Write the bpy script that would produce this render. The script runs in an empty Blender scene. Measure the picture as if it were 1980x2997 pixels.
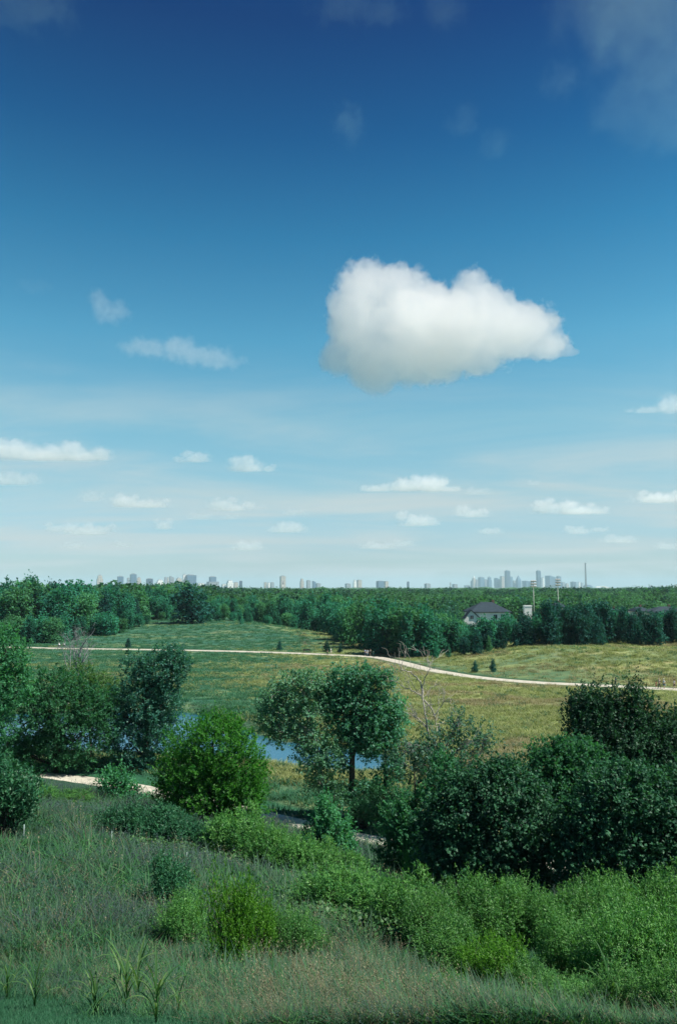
import bpy, math, random
import numpy as np
from mathutils import Vector, Matrix

rng = np.random.default_rng(7)
random.seed(7)
sc = bpy.context.scene
COL = sc.collection
R = math.radians

# ------------------------------------------------------------------ camera
CAM = np.array([0.0, 0.0, 18.0])
FPX, PITCH = 2250.0, R(5.634)            # focal length in photo pixels, upward tilt
cd = bpy.data.cameras.new('camera')
cd.sensor_fit = 'VERTICAL'; cd.sensor_height = 24.0; cd.lens = FPX / 2997.0 * 24.0
cd.clip_start = 0.1; cd.clip_end = 90000.0
cam = bpy.data.objects.new('camera', cd); COL.objects.link(cam)
cam.location = CAM; cam.rotation_euler = (R(90) + PITCH, 0, 0)
sc.camera = cam

# ------------------------------------------------------------------ sky and sun
SUN_EL, SUN_ROT = R(57), R(106)          # sun high on the right, a little behind the viewer
w = bpy.data.worlds.new('World'); sc.world = w; w.use_nodes = True
nt = w.node_tree; nt.nodes.clear()
def wn(t, **k):
    n = nt.nodes.new(t)
    for a, b in k.items(): setattr(n, a, b)
    return n
L = nt.links.new
sky = wn('ShaderNodeTexSky', sky_type='NISHITA', sun_disc=False, sun_elevation=SUN_EL, sun_rotation=SUN_ROT,
         altitude=0.0, air_density=1.0, dust_density=0.6, ozone_density=3.0)
# deeper, clearer blue towards the zenith than the standard air gives (same all round the compass)
geo = wn('ShaderNodeTexCoord')
sep = wn('ShaderNodeSeparateXYZ'); L(geo.outputs['Generated'], sep.inputs[0])
ramp = wn('ShaderNodeValToRGB'); L(sep.outputs['Z'], ramp.inputs[0])
STOPS = [(0.0, (0.92, 1.08, 1.22)), (0.053, (0.96, 1.15, 1.28)), (0.120, (1.10, 1.33, 1.20)), (0.211, (0.917, 1.481, 1.280)), (0.311, (0.542, 1.391, 1.325)),
         (0.425, (0.200, 0.980, 1.120)), (0.525, (0.050, 0.560, 0.860)), (0.619, (0.020, 0.290, 0.620))]
el = ramp.color_ramp.elements
while len(el) < len(STOPS): el.new(0.5)
for e, (p_, c_) in zip(el, STOPS): e.position = p_; e.color = (*c_, 1)
post = wn('ShaderNodeVectorMath', operation='MULTIPLY'); L(sky.outputs[0], post.inputs[0]); L(ramp.outputs[0], post.inputs[1])
# thin high cirrus, the same all round the sky: noise on a flat layer seen in perspective
zc = wn('ShaderNodeMath', operation='MAXIMUM'); L(sep.outputs['Z'], zc.inputs[0]); zc.inputs[1].default_value = 0.02
dv = wn('ShaderNodeMath', operation='ADD'); L(zc.outputs[0], dv.inputs[0]); dv.inputs[1].default_value = 0.08
qx = wn('ShaderNodeMath', operation='DIVIDE'); L(sep.outputs['X'], qx.inputs[0]); L(dv.outputs[0], qx.inputs[1])
qy = wn('ShaderNodeMath', operation='DIVIDE'); L(sep.outputs['Y'], qy.inputs[0]); L(dv.outputs[0], qy.inputs[1])
cb = wn('ShaderNodeCombineXYZ'); L(qx.outputs[0], cb.inputs[0]); L(qy.outputs[0], cb.inputs[1])
mp = wn('ShaderNodeMapping'); mp.inputs['Scale'].default_value = (0.55, 1.0, 1.0); mp.inputs['Location'].default_value = (3.1, 7.7, 0)
mp.inputs['Rotation'].default_value = (0, 0, R(-14)); L(cb.outputs[0], mp.inputs[0])
cn = wn('ShaderNodeTexNoise'); cn.inputs['Scale'].default_value = 0.85; cn.inputs['Detail'].default_value = 7; cn.inputs['Roughness'].default_value = 0.58
cn.inputs['Distortion'].default_value = 0.4; L(mp.outputs[0], cn.inputs['Vector'])
cr = wn('ShaderNodeMapRange', interpolation_type='SMOOTHSTEP'); L(cn.outputs[0], cr.inputs[0])
cr.inputs[1].default_value = 0.36; cr.inputs[2].default_value = 0.70; cr.inputs[3].default_value = 0; cr.inputs[4].default_value = 1
lo = wn('ShaderNodeMapRange', interpolation_type='SMOOTHSTEP'); L(sep.outputs['Z'], lo.inputs[0])
lo.inputs[1].default_value = 0.34; lo.inputs[2].default_value = 0.08; lo.inputs[3].default_value = 0.0; lo.inputs[4].default_value = 0.80
cm = wn('ShaderNodeMath', operation='MULTIPLY'); L(cr.outputs[0], cm.inputs[0]); L(lo.outputs[0], cm.inputs[1])
mix = wn('ShaderNodeMix', data_type='RGBA'); L(cm.outputs[0], mix.inputs[0]); L(post.outputs[0], mix.inputs[6])
mix.inputs[7].default_value = (6.2, 6.9, 6.8, 1)
bg = wn('ShaderNodeBackground'); bg.inputs['Strength'].default_value = 0.0556; L(mix.outputs[2], bg.inputs['Color'])
ow = wn('ShaderNodeOutputWorld'); L(bg.outputs[0], ow.inputs['Surface'])

sl = bpy.data.lights.new('sun', 'SUN'); sl.energy = 4.6; sl.angle = R(0.53); sl.color = (1.0, 0.945, 0.86)
sun = bpy.data.objects.new('sun', sl); COL.objects.link(sun)
SUND = Vector((math.sin(SUN_ROT) * math.cos(SUN_EL), math.cos(SUN_ROT) * math.cos(SUN_EL), math.sin(SUN_EL)))
sun.rotation_euler = (-SUND).to_track_quat('-Z', 'Y').to_euler()

sc.view_settings.view_transform = 'Standard'; sc.view_settings.look = 'None'
sc.view_settings.exposure = 0.85; sc.view_settings.gamma = 1.0; sc.view_settings.use_curve_mapping = False
sc.render.engine = 'CYCLES'
cy = sc.cycles
cy.max_bounces = 24; cy.diffuse_bounces = 5; cy.glossy_bounces = 2; cy.transmission_bounces = 5; cy.volume_bounces = 20
cy.transparent_max_bounces = 8; cy.use_denoising = True; cy.sample_clamp_indirect = 6.0
cy.volume_step_rate = 0.3; cy.volume_max_steps = 256
try: cy.denoiser = 'OPENIMAGEDENOISE'
except Exception: pass

# ------------------------------------------------------------------ pixel rays of the photo -> world
def ray(px, py):
    cx = (px - 990.0) / FPX; c = (1498.5 - py) / FPX
    return np.array([cx, math.cos(PITCH) - c * math.sin(PITCH), math.sin(PITCH) + c * math.cos(PITCH)])
def at(px, py, Y):
    d = ray(px, py); return CAM + d * (Y / d[1])
def pz(px, py, z):
    d = ray(px, py); return CAM + d * ((z - CAM[2]) / d[2])
def topx(p):
    q = np.asarray(p) - CAM
    f = q[1] * math.cos(PITCH) + q[2] * math.sin(PITCH); u = -q[1] * math.sin(PITCH) + q[2] * math.cos(PITCH)
    return 990 + FPX * q[0] / f, 1498.5 - FPX * u / f

def sstep(a, b, x):
    t = np.clip((x - a) / (b - a), 0, 1); return t * t * (3 - 2 * t)

_perm = np.random.default_rng(3).random((256, 256))
def vnoise(x, y):
    xi = np.floor(x).astype(int); yi = np.floor(y).astype(int); fx = x - xi; fy = y - yi
    fx = fx * fx * (3 - 2 * fx); fy = fy * fy * (3 - 2 * fy)
    a = _perm[xi & 255, yi & 255]; b = _perm[(xi + 1) & 255, yi & 255]
    c = _perm[xi & 255, (yi + 1) & 255]; d = _perm[(xi + 1) & 255, (yi + 1) & 255]
    return (a * (1 - fx) + b * fx) * (1 - fy) + (c * (1 - fx) + d * fx) * fy
def fbm(x, y, o=4):
    s = 0; a = 0.5; t = 0
    for k in range(o):
        s = s + a * vnoise(x * 2 ** k + 17 * k, y * 2 ** k + 31 * k); t += a; a *= 0.5
    return s / t

# ------------------------------------------------------------------ layout lines on the ground
FAR_PATH_PX = [(-160, 1893), (75, 1896), (160, 1897.5), (440, 1901), (760, 1908), (960, 1916), (1080, 1922), (1120, 1927), (1180, 1940),
               (1260, 1960), (1400, 1982), (1560, 1997), (1700, 2004), (1860, 2012), (1980, 2018), (2200, 2028)]
FAR_PATH = np.array([pz(a, b, 0.0)[:2] for a, b in FAR_PATH_PX])
NEAR_PATH_PX = [(-120, 2268), (60, 2275), (190, 2284), (330, 2298), (470, 2326), (640, 2362), (810, 2404), (900, 2428), (1040, 2460), (1150, 2478),
                (1400, 2510), (1740, 2538), (2200, 2560)]
NEAR_PATH = np.array([pz(a, b, 0.15)[:2] for a, b in NEAR_PATH_PX])
def smooth_line(P, n=8):
    out = []
    for i in range(len(P) - 1):
        p0 = P[max(i - 1, 0)]; p1 = P[i]; p2 = P[i + 1]; p3 = P[min(i + 2, len(P) - 1)]
        for k in range(n):
            t = k / n
            out.append(0.5 * ((2 * p1) + (-p0 + p2) * t + (2 * p0 - 5 * p1 + 4 * p2 - p3) * t * t + (-p0 + 3 * p1 - 3 * p2 + p3) * t ** 3))
    out.append(P[-1]); return np.array(out)
FAR_LINE = smooth_line(FAR_PATH); NEAR_LINE = smooth_line(NEAR_PATH)
POND_PX = [(-200, 2098), (100, 2095), (350, 2092), (530, 2092), (640, 2128), (760, 2166), (900, 2190), (1050, 2206), (1130, 2222),
           (1110, 2258), (1000, 2262), (880, 2243), (780, 2234), (640, 2222), (460, 2212), (300, 2205), (100, 2200), (-200, 2198)]
POND = np.array([pz(a, b, -1.2)[:2] for a, b in POND_PX])
POND = smooth_line(np.vstack([POND, POND[:1]]), 4)

def dist_line(x, y, P):
    best = np.full(np.shape(x), 1e9); 
    for i in range(len(P) - 1):
        ax, ay = P[i]; bx, by = P[i + 1]; dx, dy = bx - ax, by - ay; l2 = dx * dx + dy * dy + 1e-9
        t = np.clip(((x - ax) * dx + (y - ay) * dy) / l2, 0, 1)
        best = np.minimum(best, np.hypot(x - ax - t * dx, y - ay - t * dy))
    return best
def inside(x, y, P):
    c = np.zeros(np.shape(x), bool); n = len(P); j = n - 1
    for i in range(n):
        xi, yi = P[i]; xj, yj = P[j]
        c ^= ((yi > y) != (yj > y)) & (x < (xj - xi) * (y - yi) / (yj - yi + 1e-12) + xi); j = i
    return c
def pond_sd(x, y):
    d = dist_line(x, y, POND); return np.where(inside(x, y, POND), -d, d)

HT = np.array([-400, -60, -20, 2, 5, 8, 12, 19, 28, 38, 48, 56, 62, 70])
HZ = np.array([0.0, 8.0, 15.6, 16.1, 15.1, 13.6, 11.7, 8.9, 6.2, 3.6, 1.5, 0.35, 0.05, 0.0])
_order = np.argsort(FAR_LINE[:, 0])
FPX_X, FPX_Y = FAR_LINE[_order, 0], FAR_LINE[_order, 1]
DITCH = np.array([[-40.0, 345.0], [-8.0, 292.0], [4.0, 245.0], [14.0, 212.0], [21.0, 196.0], [40.0, 190.0]])
TRACK = np.array([at(872, 1838, 285)[:2], at(890, 1872, 242)[:2]]), np.array([at(885, 1838, 285)[:2], at(906, 1870, 243)[:2]])
def H(x, y):
    x = np.asarray(x, float); y = np.asarray(y, float)
    t = y + 0.7 * x * sstep(14, 50, y)
    t = np.where(y < 14, y, t) + 1.6 * (fbm(x * 0.07 + 5, y * 0.07 + 9, 3) - 0.5) * sstep(10, 30, np.abs(y))
    z = np.interp(t, HT, HZ)
    fall = sstep(140, 60, np.abs(x) - 0.2 * np.abs(y)); z = z * fall
    far = sstep(62, 80, t)
    z = z + far * 0.35 * (fbm(x * 0.03, y * 0.03, 3) - 0.5)
    py = np.interp(x, FPX_X, FPX_Y)
    dl = (x - (-8)) * (192 - 296) - (y - 296) * (24 - (-8)); dl = dl / math.hypot(104, 32)     # side of the wash line
    b1 = 4.2 * sstep(10, 88, y - py) * sstep(-12, 26, dl) * sstep(900, 420, y)
    b2 = 3.9 * sstep(4, 42, y - py) * sstep(18, 52, x) * sstep(300, 215, y)
    z = z + b1 + b2 + 0.6 * (fbm(x * 0.05 + 40, y * 0.05, 3) - 0.5) * ((b1 + b2) > 0.3)
    if np.any((y > 60) & (y < 170)):
        sd = pond_sd(x, y); z = np.where(y > 60, np.minimum(z, z + (-2.3 - z) * sstep(6.0, -1.5, sd)), z)
    return z
def Hs(x, y): return float(H(np.array([x]), np.array([y]))[0])
def hit(px, py):
    d = ray(px, py); t = np.arange(4, 700, 0.25) / d[1]
    P = CAM[None] + t[:, None] * d[None]; k = np.argmax(P[:, 2] < H(P[:, 0], P[:, 1])); return P[k]

# ------------------------------------------------------------------ helpers
def tag(o, label=None, cat=None, group=None, kind=None):
    if label: o['label'] = label
    if cat: o['category'] = cat
    if group: o['group'] = group
    if kind: o['kind'] = kind
    return o
def empty(name, loc=(0, 0, 0), rz=0.0):
    o = bpy.data.objects.new(name, None); COL.objects.link(o); o.location = loc; o.rotation_euler = (0, 0, rz)
    o.empty_display_size = 0.3; return o
def npmesh(name, V, F, mat=None, smooth=False, attrs=None):
    """V (n,3); F list of arrays (m,k)"""
    me = bpy.data.meshes.new(name); V = np.asarray(V, np.float32)
    if not isinstance(F, list): F = [F]
    F = [np.asarray(f, np.int32) for f in F if len(f)]
    me.vertices.add(len(V)); me.vertices.foreach_set('co', V.ravel())
    nl = sum(f.size for f in F); me.loops.add(nl); me.loops.foreach_set('vertex_index', np.concatenate([f.ravel() for f in F]))
    tot = np.concatenate([np.full(len(f), f.shape[1], np.int32) for f in F]); st = np.concatenate([[0], np.cumsum(tot)[:-1]]).astype(np.int32)
    me.polygons.add(len(tot)); me.polygons.foreach_set('loop_start', st); me.polygons.foreach_set('loop_total', tot)
    if smooth: me.polygons.foreach_set('use_smooth', np.ones(len(tot), bool))
    for k, v in (attrs or {}).items():
        a = me.attributes.new(k, 'FLOAT', 'POINT'); a.data.foreach_set('value', np.asarray(v, np.float32))
    me.update(calc_edges=True); me.validate()
    if mat: me.materials.append(mat)
    return me
def mobj(name, me, parent=None, loc=(0, 0, 0), rz=0.0, scale=None):
    o = bpy.data.objects.new(name, me); COL.objects.link(o); o.location = loc; o.rotation_euler = (0, 0, rz)
    if scale is not None: o.scale = scale if hasattr(scale, '__len__') else (scale,) * 3
    if parent: o.parent = parent
    return o
class MB:
    def __init__(s): s.V = []; s.Q = []; s.n = 0
    def add(s, V, F):
        V = np.asarray(V, float); s.V.append(V); s.Q += [tuple(int(i) + s.n for i in f) for f in F]; s.n += len(V); return s
    def box(s, c, d, rz=0.0, taper=1.0):
        x, y, z = np.array(d) / 2.0
        V = np.array([[-x, -y, -z], [x, -y, -z], [x, y, -z], [-x, y, -z], [-x * taper, -y * taper, z], [x * taper, -y * taper, z], [x * taper, y * taper, z], [-x * taper, y * taper, z]])
        cs, sn = math.cos(rz), math.sin(rz); V = np.c_[V[:, 0] * cs - V[:, 1] * sn, V[:, 0] * sn + V[:, 1] * cs, V[:, 2]] + np.array(c)
        return s.add(V, [(3, 2, 1, 0), (4, 5, 6, 7), (0, 1, 5, 4), (1, 2, 6, 5), (2, 3, 7, 6), (3, 0, 4, 7)])
    def tube(s, P, r, k=6, cap=True):
        V, F = tube(P, r, k, cap); return s.add(V, F)
    def build(s, name, mat, parent=None, smooth=False, **kw):
        me = bpy.data.meshes.new(name); me.from_pydata(np.vstack(s.V).tolist(), [], s.Q); me.update()
        if smooth: me.polygons.foreach_set('use_smooth', np.ones(len(me.polygons), bool))
        me.materials.append(mat); return mobj(name, me, parent, **kw)
def tube(P, r, k=6, cap=True):
    P = np.asarray(P, float); n = len(P); r = np.broadcast_to(np.asarray(r, float), (n,))
    T = np.gradient(P, axis=0); T /= np.linalg.norm(T, axis=1)[:, None] + 1e-9
    ref = np.array([1.0, 0.13, 0.07]) if abs(T[0][0]) < 0.8 else np.array([0.1, 1.0, 0.0])
    V = []
    for i in range(n):
        u = np.cross(T[i], ref); u /= np.linalg.norm(u) + 1e-9; v = np.cross(T[i], u)
        a = np.arange(k) * 2 * math.pi / k
        V.append(P[i] + r[i] * (np.cos(a)[:, None] * u + np.sin(a)[:, None] * v))
    F = [(i * k + j, i * k + (j + 1) % k, (i + 1) * k + (j + 1) % k, (i + 1) * k + j) for i in range(n - 1) for j in range(k)]
    if cap: F += [tuple(range(k))[::-1], tuple((n - 1) * k + j for j in range(k))]
    return np.vstack(V), F

# ------------------------------------------------------------------ materials
def nodemat(name):
    m = bpy.data.materials.new(name); m.use_nodes = True; t = m.node_tree; t.nodes.clear()
    def N(ty, **k):
        n = t.nodes.new(ty)
        for a, b in k.items():
            if a == 'i':
                for q, v in b.items(): n.inputs[q].default_value = v
            else: setattr(n, a, b)
        return n
    return m, N, t.links.new
def c4(c): return (c[0], c[1], c[2], 1.0)
def plain(name, col, rough=0.7, spec=0.3, noise=0.12, scale=4.0, metallic=0.0):
    m, N, K = nodemat(name)
    p = N('ShaderNodeBsdfPrincipled', i={'Roughness': rough, 'Specular IOR Level': spec, 'Metallic': metallic}); o = N('ShaderNodeOutputMaterial')
    tc = N('ShaderNodeTexCoord'); nz = N('ShaderNodeTexNoise', i={'Scale': scale, 'Detail': 5.0}); K(tc.outputs['Object'], nz.inputs['Vector'])
    mr = N('ShaderNodeMapRange', i={1: 0.25, 2: 0.75, 3: 1 - noise, 4: 1 + noise}); K(nz.outputs[0], mr.inputs[0])
    vm = N('ShaderNodeVectorMath', operation='SCALE'); vm.inputs[0].default_value = col; K(mr.outputs[0], vm.inputs['Scale'])
    K(vm.outputs[0], p.inputs['Base Color']); K(p.outputs[0], o.inputs[0]); return m
def leafmat(name, a, b, trans=0.3, rough=0.5, spec=0.25, var=0.25):
    """two tones mixed by a random number per leaf, a little light passing through"""
    m, N, K = nodemat(name); o = N('ShaderNodeOutputMaterial')
    at_ = N('ShaderNodeAttribute', attribute_name='tone'); oi = N('ShaderNodeObjectInfo')
    mx = N('ShaderNodeMix', data_type='RGBA'); mx.inputs[6].default_value = c4(a); mx.inputs[7].default_value = c4(b); K(at_.outputs['Fac'], mx.inputs[0])
    mr = N('ShaderNodeMapRange', i={1: 0.0, 2: 1.0, 3: 1 - var, 4: 1 + var}); K(oi.outputs['Random'], mr.inputs[0])
    vm = N('ShaderNodeVectorMath', operation='SCALE'); K(mx.outputs[2], vm.inputs[0]); K(mr.outputs[0], vm.inputs['Scale'])
    p = N('ShaderNodeBsdfPrincipled', i={'Roughness': rough, 'Specular IOR Level': spec}); K(vm.outputs[0], p.inputs['Base Color'])
    t = N('ShaderNodeBsdfTranslucent'); v2 = N('ShaderNodeVectorMath', operation='MULTIPLY'); v2.inputs[1].default_value = (1.2, 1.35, 0.6); K(vm.outputs[0], v2.inputs[0]); K(v2.outputs[0], t.inputs[0])
    ms = N('ShaderNodeMixShader', i={0: trans}); K(p.outputs[0], ms.inputs[1]); K(t.outputs[0], ms.inputs[2]); K(ms.outputs[0], o.inputs[0]); return m

# ================================================================== GROUND
def ground_material():
    m, N, K = nodemat('ground_mat'); o = N('ShaderNodeOutputMaterial'); p = N('ShaderNodeBsdfPrincipled', i={'Roughness': 0.95, 'Specular IOR Level': 0.1})
    g = N('ShaderNodeNewGeometry')
    def noise(s, d=6, r=0.6, sx=1.0, sy=1.0):
        mp = N('ShaderNodeMapping'); mp.inputs['Scale'].default_value = (sx, sy, 1); K(g.outputs['Position'], mp.inputs[0])
        n = N('ShaderNodeTexNoise', i={'Scale': s, 'Detail': d, 'Roughness': r}); K(mp.outputs[0], n.inputs['Vector']); return n.outputs[0]
    def rng_(v, a, b, c=0.0, d=1.0):
        r = N('ShaderNodeMapRange', interpolation_type='SMOOTHSTEP', i={1: a, 2: b, 3: c, 4: d}); K(v, r.inputs[0]); return r.outputs[0]
    def mix(f, a, b):
        x = N('ShaderNodeMix', data_type='RGBA')
        if f is not None: K(f, x.inputs[0])
        for s, v in ((6, a), (7, b)):
            if isinstance(v, tuple): x.inputs[s].default_value = c4(v)
            else: K(v, x.inputs[s])
        return x.outputs[2]
    def att(n): return N('ShaderNodeAttribute', attribute_name=n).outputs['Fac']
    def mul(a, b):
        x = N('ShaderNodeMath', operation='MULTIPLY'); K(a, x.inputs[0]); K(b, x.inputs[1]); return x.outputs[0]
    green = mix(rng_(noise(0.35), .35, .7), (0.022, 0.085, 0.055), (0.045, 0.128, 0.076))
    dry = mix(rng_(noise(0.5), .35, .7), (0.300, 0.320, 0.120), (0.205, 0.245, 0.100))
    dry = mix(rng_(noise(0.09, 4), .52, .68), dry, (0.270, 0.245, 0.115))
    streak = rng_(noise(0.10, 7, 0.65, 0.35, 1.0), .40, .62)
    a1 = N('ShaderNodeMath', operation='ADD'); K(att('dry'), a1.inputs[0]); K(rng_(noise(0.10, 7, 0.65, 0.35, 1.0), .36, .66, -0.42, 0.42), a1.inputs[1]); a1.use_clamp = True
    mead = mix(a1.outputs[0], green, dry)
    mead = mix(mul(streak, rng_(noise(0.8), .45, .7, 0, .35)), mead, (0.045, 0.105, 0.052))
    lawn = mix(rng_(noise(1.2, 8), .35, .7), (0.016, 0.075, 0.038), (0.030, 0.105, 0.052))
    c = mix(att('mown'), mead, lawn)
    c = mix(att('hill'), c, mix(rng_(noise(1.5), .35, .7), (0.016, 0.050, 0.030), (0.035, 0.072, 0.045)))
    c = mix(att('bare'), c, mix(rng_(noise(2.5), .35, .7), (0.085, 0.070, 0.045), (0.045, 0.050, 0.026)))
    K(c, p.inputs['Base Color'])
    bm = N('ShaderNodeBump', i={'Strength': 0.6, 'Distance': 0.25}); K(noise(1.7, 8, 0.7), bm.inputs['Height']); K(bm.outputs[0], p.inputs['Normal'])
    K(p.outputs[0], o.inputs[0]); return m

ths = np.concatenate([np.radians(np.arange(-32, 32.01, 0.25)), np.radians(np.linspace(40, 320, 36))])
rs = [0.6]
while rs[-1] < 26000:
    r = rs[-1]; rs.append(r + (max(0.35, r * 0.02) if r < 60 else (r * 0.0105 if r < 330 else r * 0.05)))
rs = np.array(rs); nt_, nr_ = len(ths), len(rs)
TH, RR = np.meshgrid(ths, rs); GX, GY = RR * np.sin(TH), RR * np.cos(TH)
GZ = H(GX, GY)
V = np.c_[GX.ravel(), GY.ravel(), GZ.ravel()]
i, j = np.meshgrid(np.arange(nr_ - 1), np.arange(nt_), indexing='ij'); j2 = (j + 1) % nt_
F = np.stack([i * nt_ + j, i * nt_ + j2, (i + 1) * nt_ + j2, (i + 1) * nt_ + j], -1).reshape(-1, 4)[:, ::-1]
V = np.vstack([V, [[0, 0, Hs(0, 0)]]]); cidx = len(V) - 1
T3 = np.c_[np.arange(nt_), (np.arange(nt_) + 1) % nt_, np.full(nt_, cidx)][:, ::-1]
def LB(x): return 7.8 - 1.23 * x + 0.4 * np.sin(x * 2.3)
def zone(x, y):
    z = H(x, y); sd = pond_sd(x, y); dn = dist_line(x, y, NEAR_LINE); df = dist_line(x, y, FAR_LINE)
    t = y + 0.7 * x * sstep(14, 50, y)
    hill = sstep(60, 54, t) * (y > -200)
    lawncorner = sstep(0.35, -0.35, y - LB(x)) * (y < 30) * (y > -60)
    mown = np.clip(sstep(5.2, 3.6, dn) * sstep(48, 56, t) + 0.75 * sstep(4.6, 3.2, df) + lawncorner + 0.55 * sstep(-3, 10, x - 12) * sstep(30, 8, y - np.interp(x, FPX_X, FPX_Y)) * sstep(2, 6, y - np.interp(x, FPX_X, FPX_Y)) * sstep(60, 40, x), 0, 1)
    dry = 0.19 + 0.60 * sstep(-25, 22, x + 0.06 * (y - 110)) - 0.22 * sstep(210, 250, y) - 0.25 * ((x > 20) & (y > np.interp(x, FPX_X, FPX_Y) + 3)) + 0.5 * (fbm(x * 0.02 + 3, y * 0.04 + 8, 3) - 0.5)
    dry = np.clip(dry + 0.12 * sstep(0, 20, x) + 0.75 * sstep(13, 6, sd) * sstep(94, 88, y - 0.25 * x) * sstep(-25, -12, x), 0, 1)
    bare = 0.9 * sstep(0.9, -0.2, sd) + 0.75 * sstep(2.6, 1.0, dist_line(x, y, DITCH))
    for tr in TRACK: bare = bare + 0.8 * sstep(0.9, 0.4, dist_line(x, y, tr))
    bare = np.clip(bare + 0.65 * sstep(3.8, 2.0, df) * (1 - sstep(1.9, 1.6, df)) + sstep(330, 420, y) * 0.6, 0, 1)
    return dict(hill=hill, mown=mown, dry=dry, bare=bare)
zz = zone(V[:, 0], V[:, 1])
ground = mobj('ground', npmesh('ground', V, [F, T3], ground_material(), True, zz)); tag(ground, 'rolling grassy ground of the park', kind='structure')

# ------------------------------------------------------------------ footpaths
def path_material():
    m, N, K = nodemat('path_mat'); o = N('ShaderNodeOutputMaterial'); p = N('ShaderNodeBsdfPrincipled', i={'Roughness': 0.9, 'Specular IOR Level': 0.15})
    g = N('ShaderNodeNewGeometry'); n = N('ShaderNodeTexNoise', i={'Scale': 0.8, 'Detail': 9.0, 'Roughness': 0.65}); K(g.outputs['Position'], n.inputs['Vector'])
    r = N('ShaderNodeValToRGB'); r.color_ramp.elements[0].color = (0.28, 0.265, 0.215, 1); r.color_ramp.elements[0].position = .3
    r.color_ramp.elements[1].color = (0.47, 0.445, 0.365, 1); r.color_ramp.elements[1].position = .62; K(n.outputs[0], r.inputs[0]); K(r.outputs[0], p.inputs['Base Color'])
    b = N('ShaderNodeBump', i={'Strength': 0.4, 'Distance': 0.05}); K(n.outputs[0], b.inputs['Height']); K(b.outputs[0], p.inputs['Normal']); K(p.outputs[0], o.inputs[0]); return m
PATHM = path_material()
def ribbon(name, P, width, label, lift=0.06):
    P = smooth_line(P, 30); T = np.gradient(P, axis=0); T /= np.linalg.norm(T, axis=1)[:, None]; Nn = np.c_[-T[:, 1], T[:, 0]]
    k = 7; rows = []; 
    for q in range(k):
        s = (q / (k - 1) - 0.5) * width
        wob = 0.0 if 0 < q < k - 1 else 0.16
        off = s + wob * (fbm(np.arange(len(P)) * 0.35 + q * 9, np.zeros(len(P)) + q, 3) - 0.5) * 2
        xy = P + Nn * off[:, None]; z = H(xy[:, 0], xy[:, 1]) + lift - (0.10 if q in (0, k - 1) else 0.0)
        rows.append(np.c_[xy, z])
    V = np.stack(rows, 1).reshape(-1, 3); n = len(P)
    a, b = np.meshgrid(np.arange(n - 1), np.arange(k - 1), indexing='ij'); F = np.stack([a * k + b, (a + 1) * k + b, (a + 1) * k + b + 1, a * k + b + 1], -1).reshape(-1, 4)
    return tag(mobj(name, npmesh(name, V, F, PATHM, True)), label, kind='structure')
ribbon('path', FAR_PATH, 3.5, 'pale gravel trail curving across the far meadow', 0.10)
ribbon('path', NEAR_PATH, 3.3, 'pale gravel trail passing under the near trees', 0.08)

# ------------------------------------------------------------------ pond water
def water_material():
    m, N, K = nodemat('water_mat'); o = N('ShaderNodeOutputMaterial')
    p = N('ShaderNodeBsdfPrincipled', i={'Base Color': (0.015, 0.090, 0.150, 1), 'Roughness': 0.10, 'IOR': 1.33, 'Specular IOR Level': 0.8})
    g = N('ShaderNodeNewGeometry'); mp = N('ShaderNodeMapping'); mp.inputs['Scale'].default_value = (1, 2.2, 1); K(g.outputs['Position'], mp.inputs[0])
    n = N('ShaderNodeTexNoise', i={'Scale': 1.6, 'Detail': 4.0}); K(mp.outputs[0], n.inputs['Vector'])
    b = N('ShaderNodeBump', i={'Strength': 0.25, 'Distance': 0.06}); K(n.outputs[0], b.inputs['Height']); K(b.outputs[0], p.inputs['Normal']); K(p.outputs[0], o.inputs[0]); return m
c = POND.mean(0); out = c + (POND - c) * 1.0
T = np.roll(out, -1, 0) - np.roll(out, 1, 0); Nn = np.c_[T[:, 1], -T[:, 0]]; Nn /= np.linalg.norm(Nn, axis=1)[:, None] + 1e-9
chk = inside(out[:, 0] + Nn[:, 0] * .3, out[:, 1] + Nn[:, 1] * .3, POND); Nn[chk] *= -1
out = out + Nn * 2.0
me = bpy.data.meshes.new('pond'); me.from_pydata([(a, b, -1.2) for a, b in out[:-1]], [], [tuple(range(len(out) - 1))]); me.materials.append(water_material()); me.update()
tag(mobj('pond_water', me), 'still blue pond water below the meadow', kind='structure')

# ------------------------------------------------------------------ haze
hz = MB().box((0, 13000, 166), (54000, 30000, 342)).build('haze', plain('tmp', (1, 1, 1)))
hm, N, K = nodemat('haze_mat'); o = N('ShaderNodeOutputMaterial'); pv = N('ShaderNodeVolumePrincipled')
pv.inputs['Color'].default_value = (0.62, 0.84, 0.97, 1); pv.inputs['Density'].default_value = 5.0e-5; pv.inputs['Anisotropy'].default_value = 0.0
K(pv.outputs[0], o.inputs['Volume']); hz.data.materials[0] = hm; tag(hz, 'pale haze in the air over the plain', kind='stuff')

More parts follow.
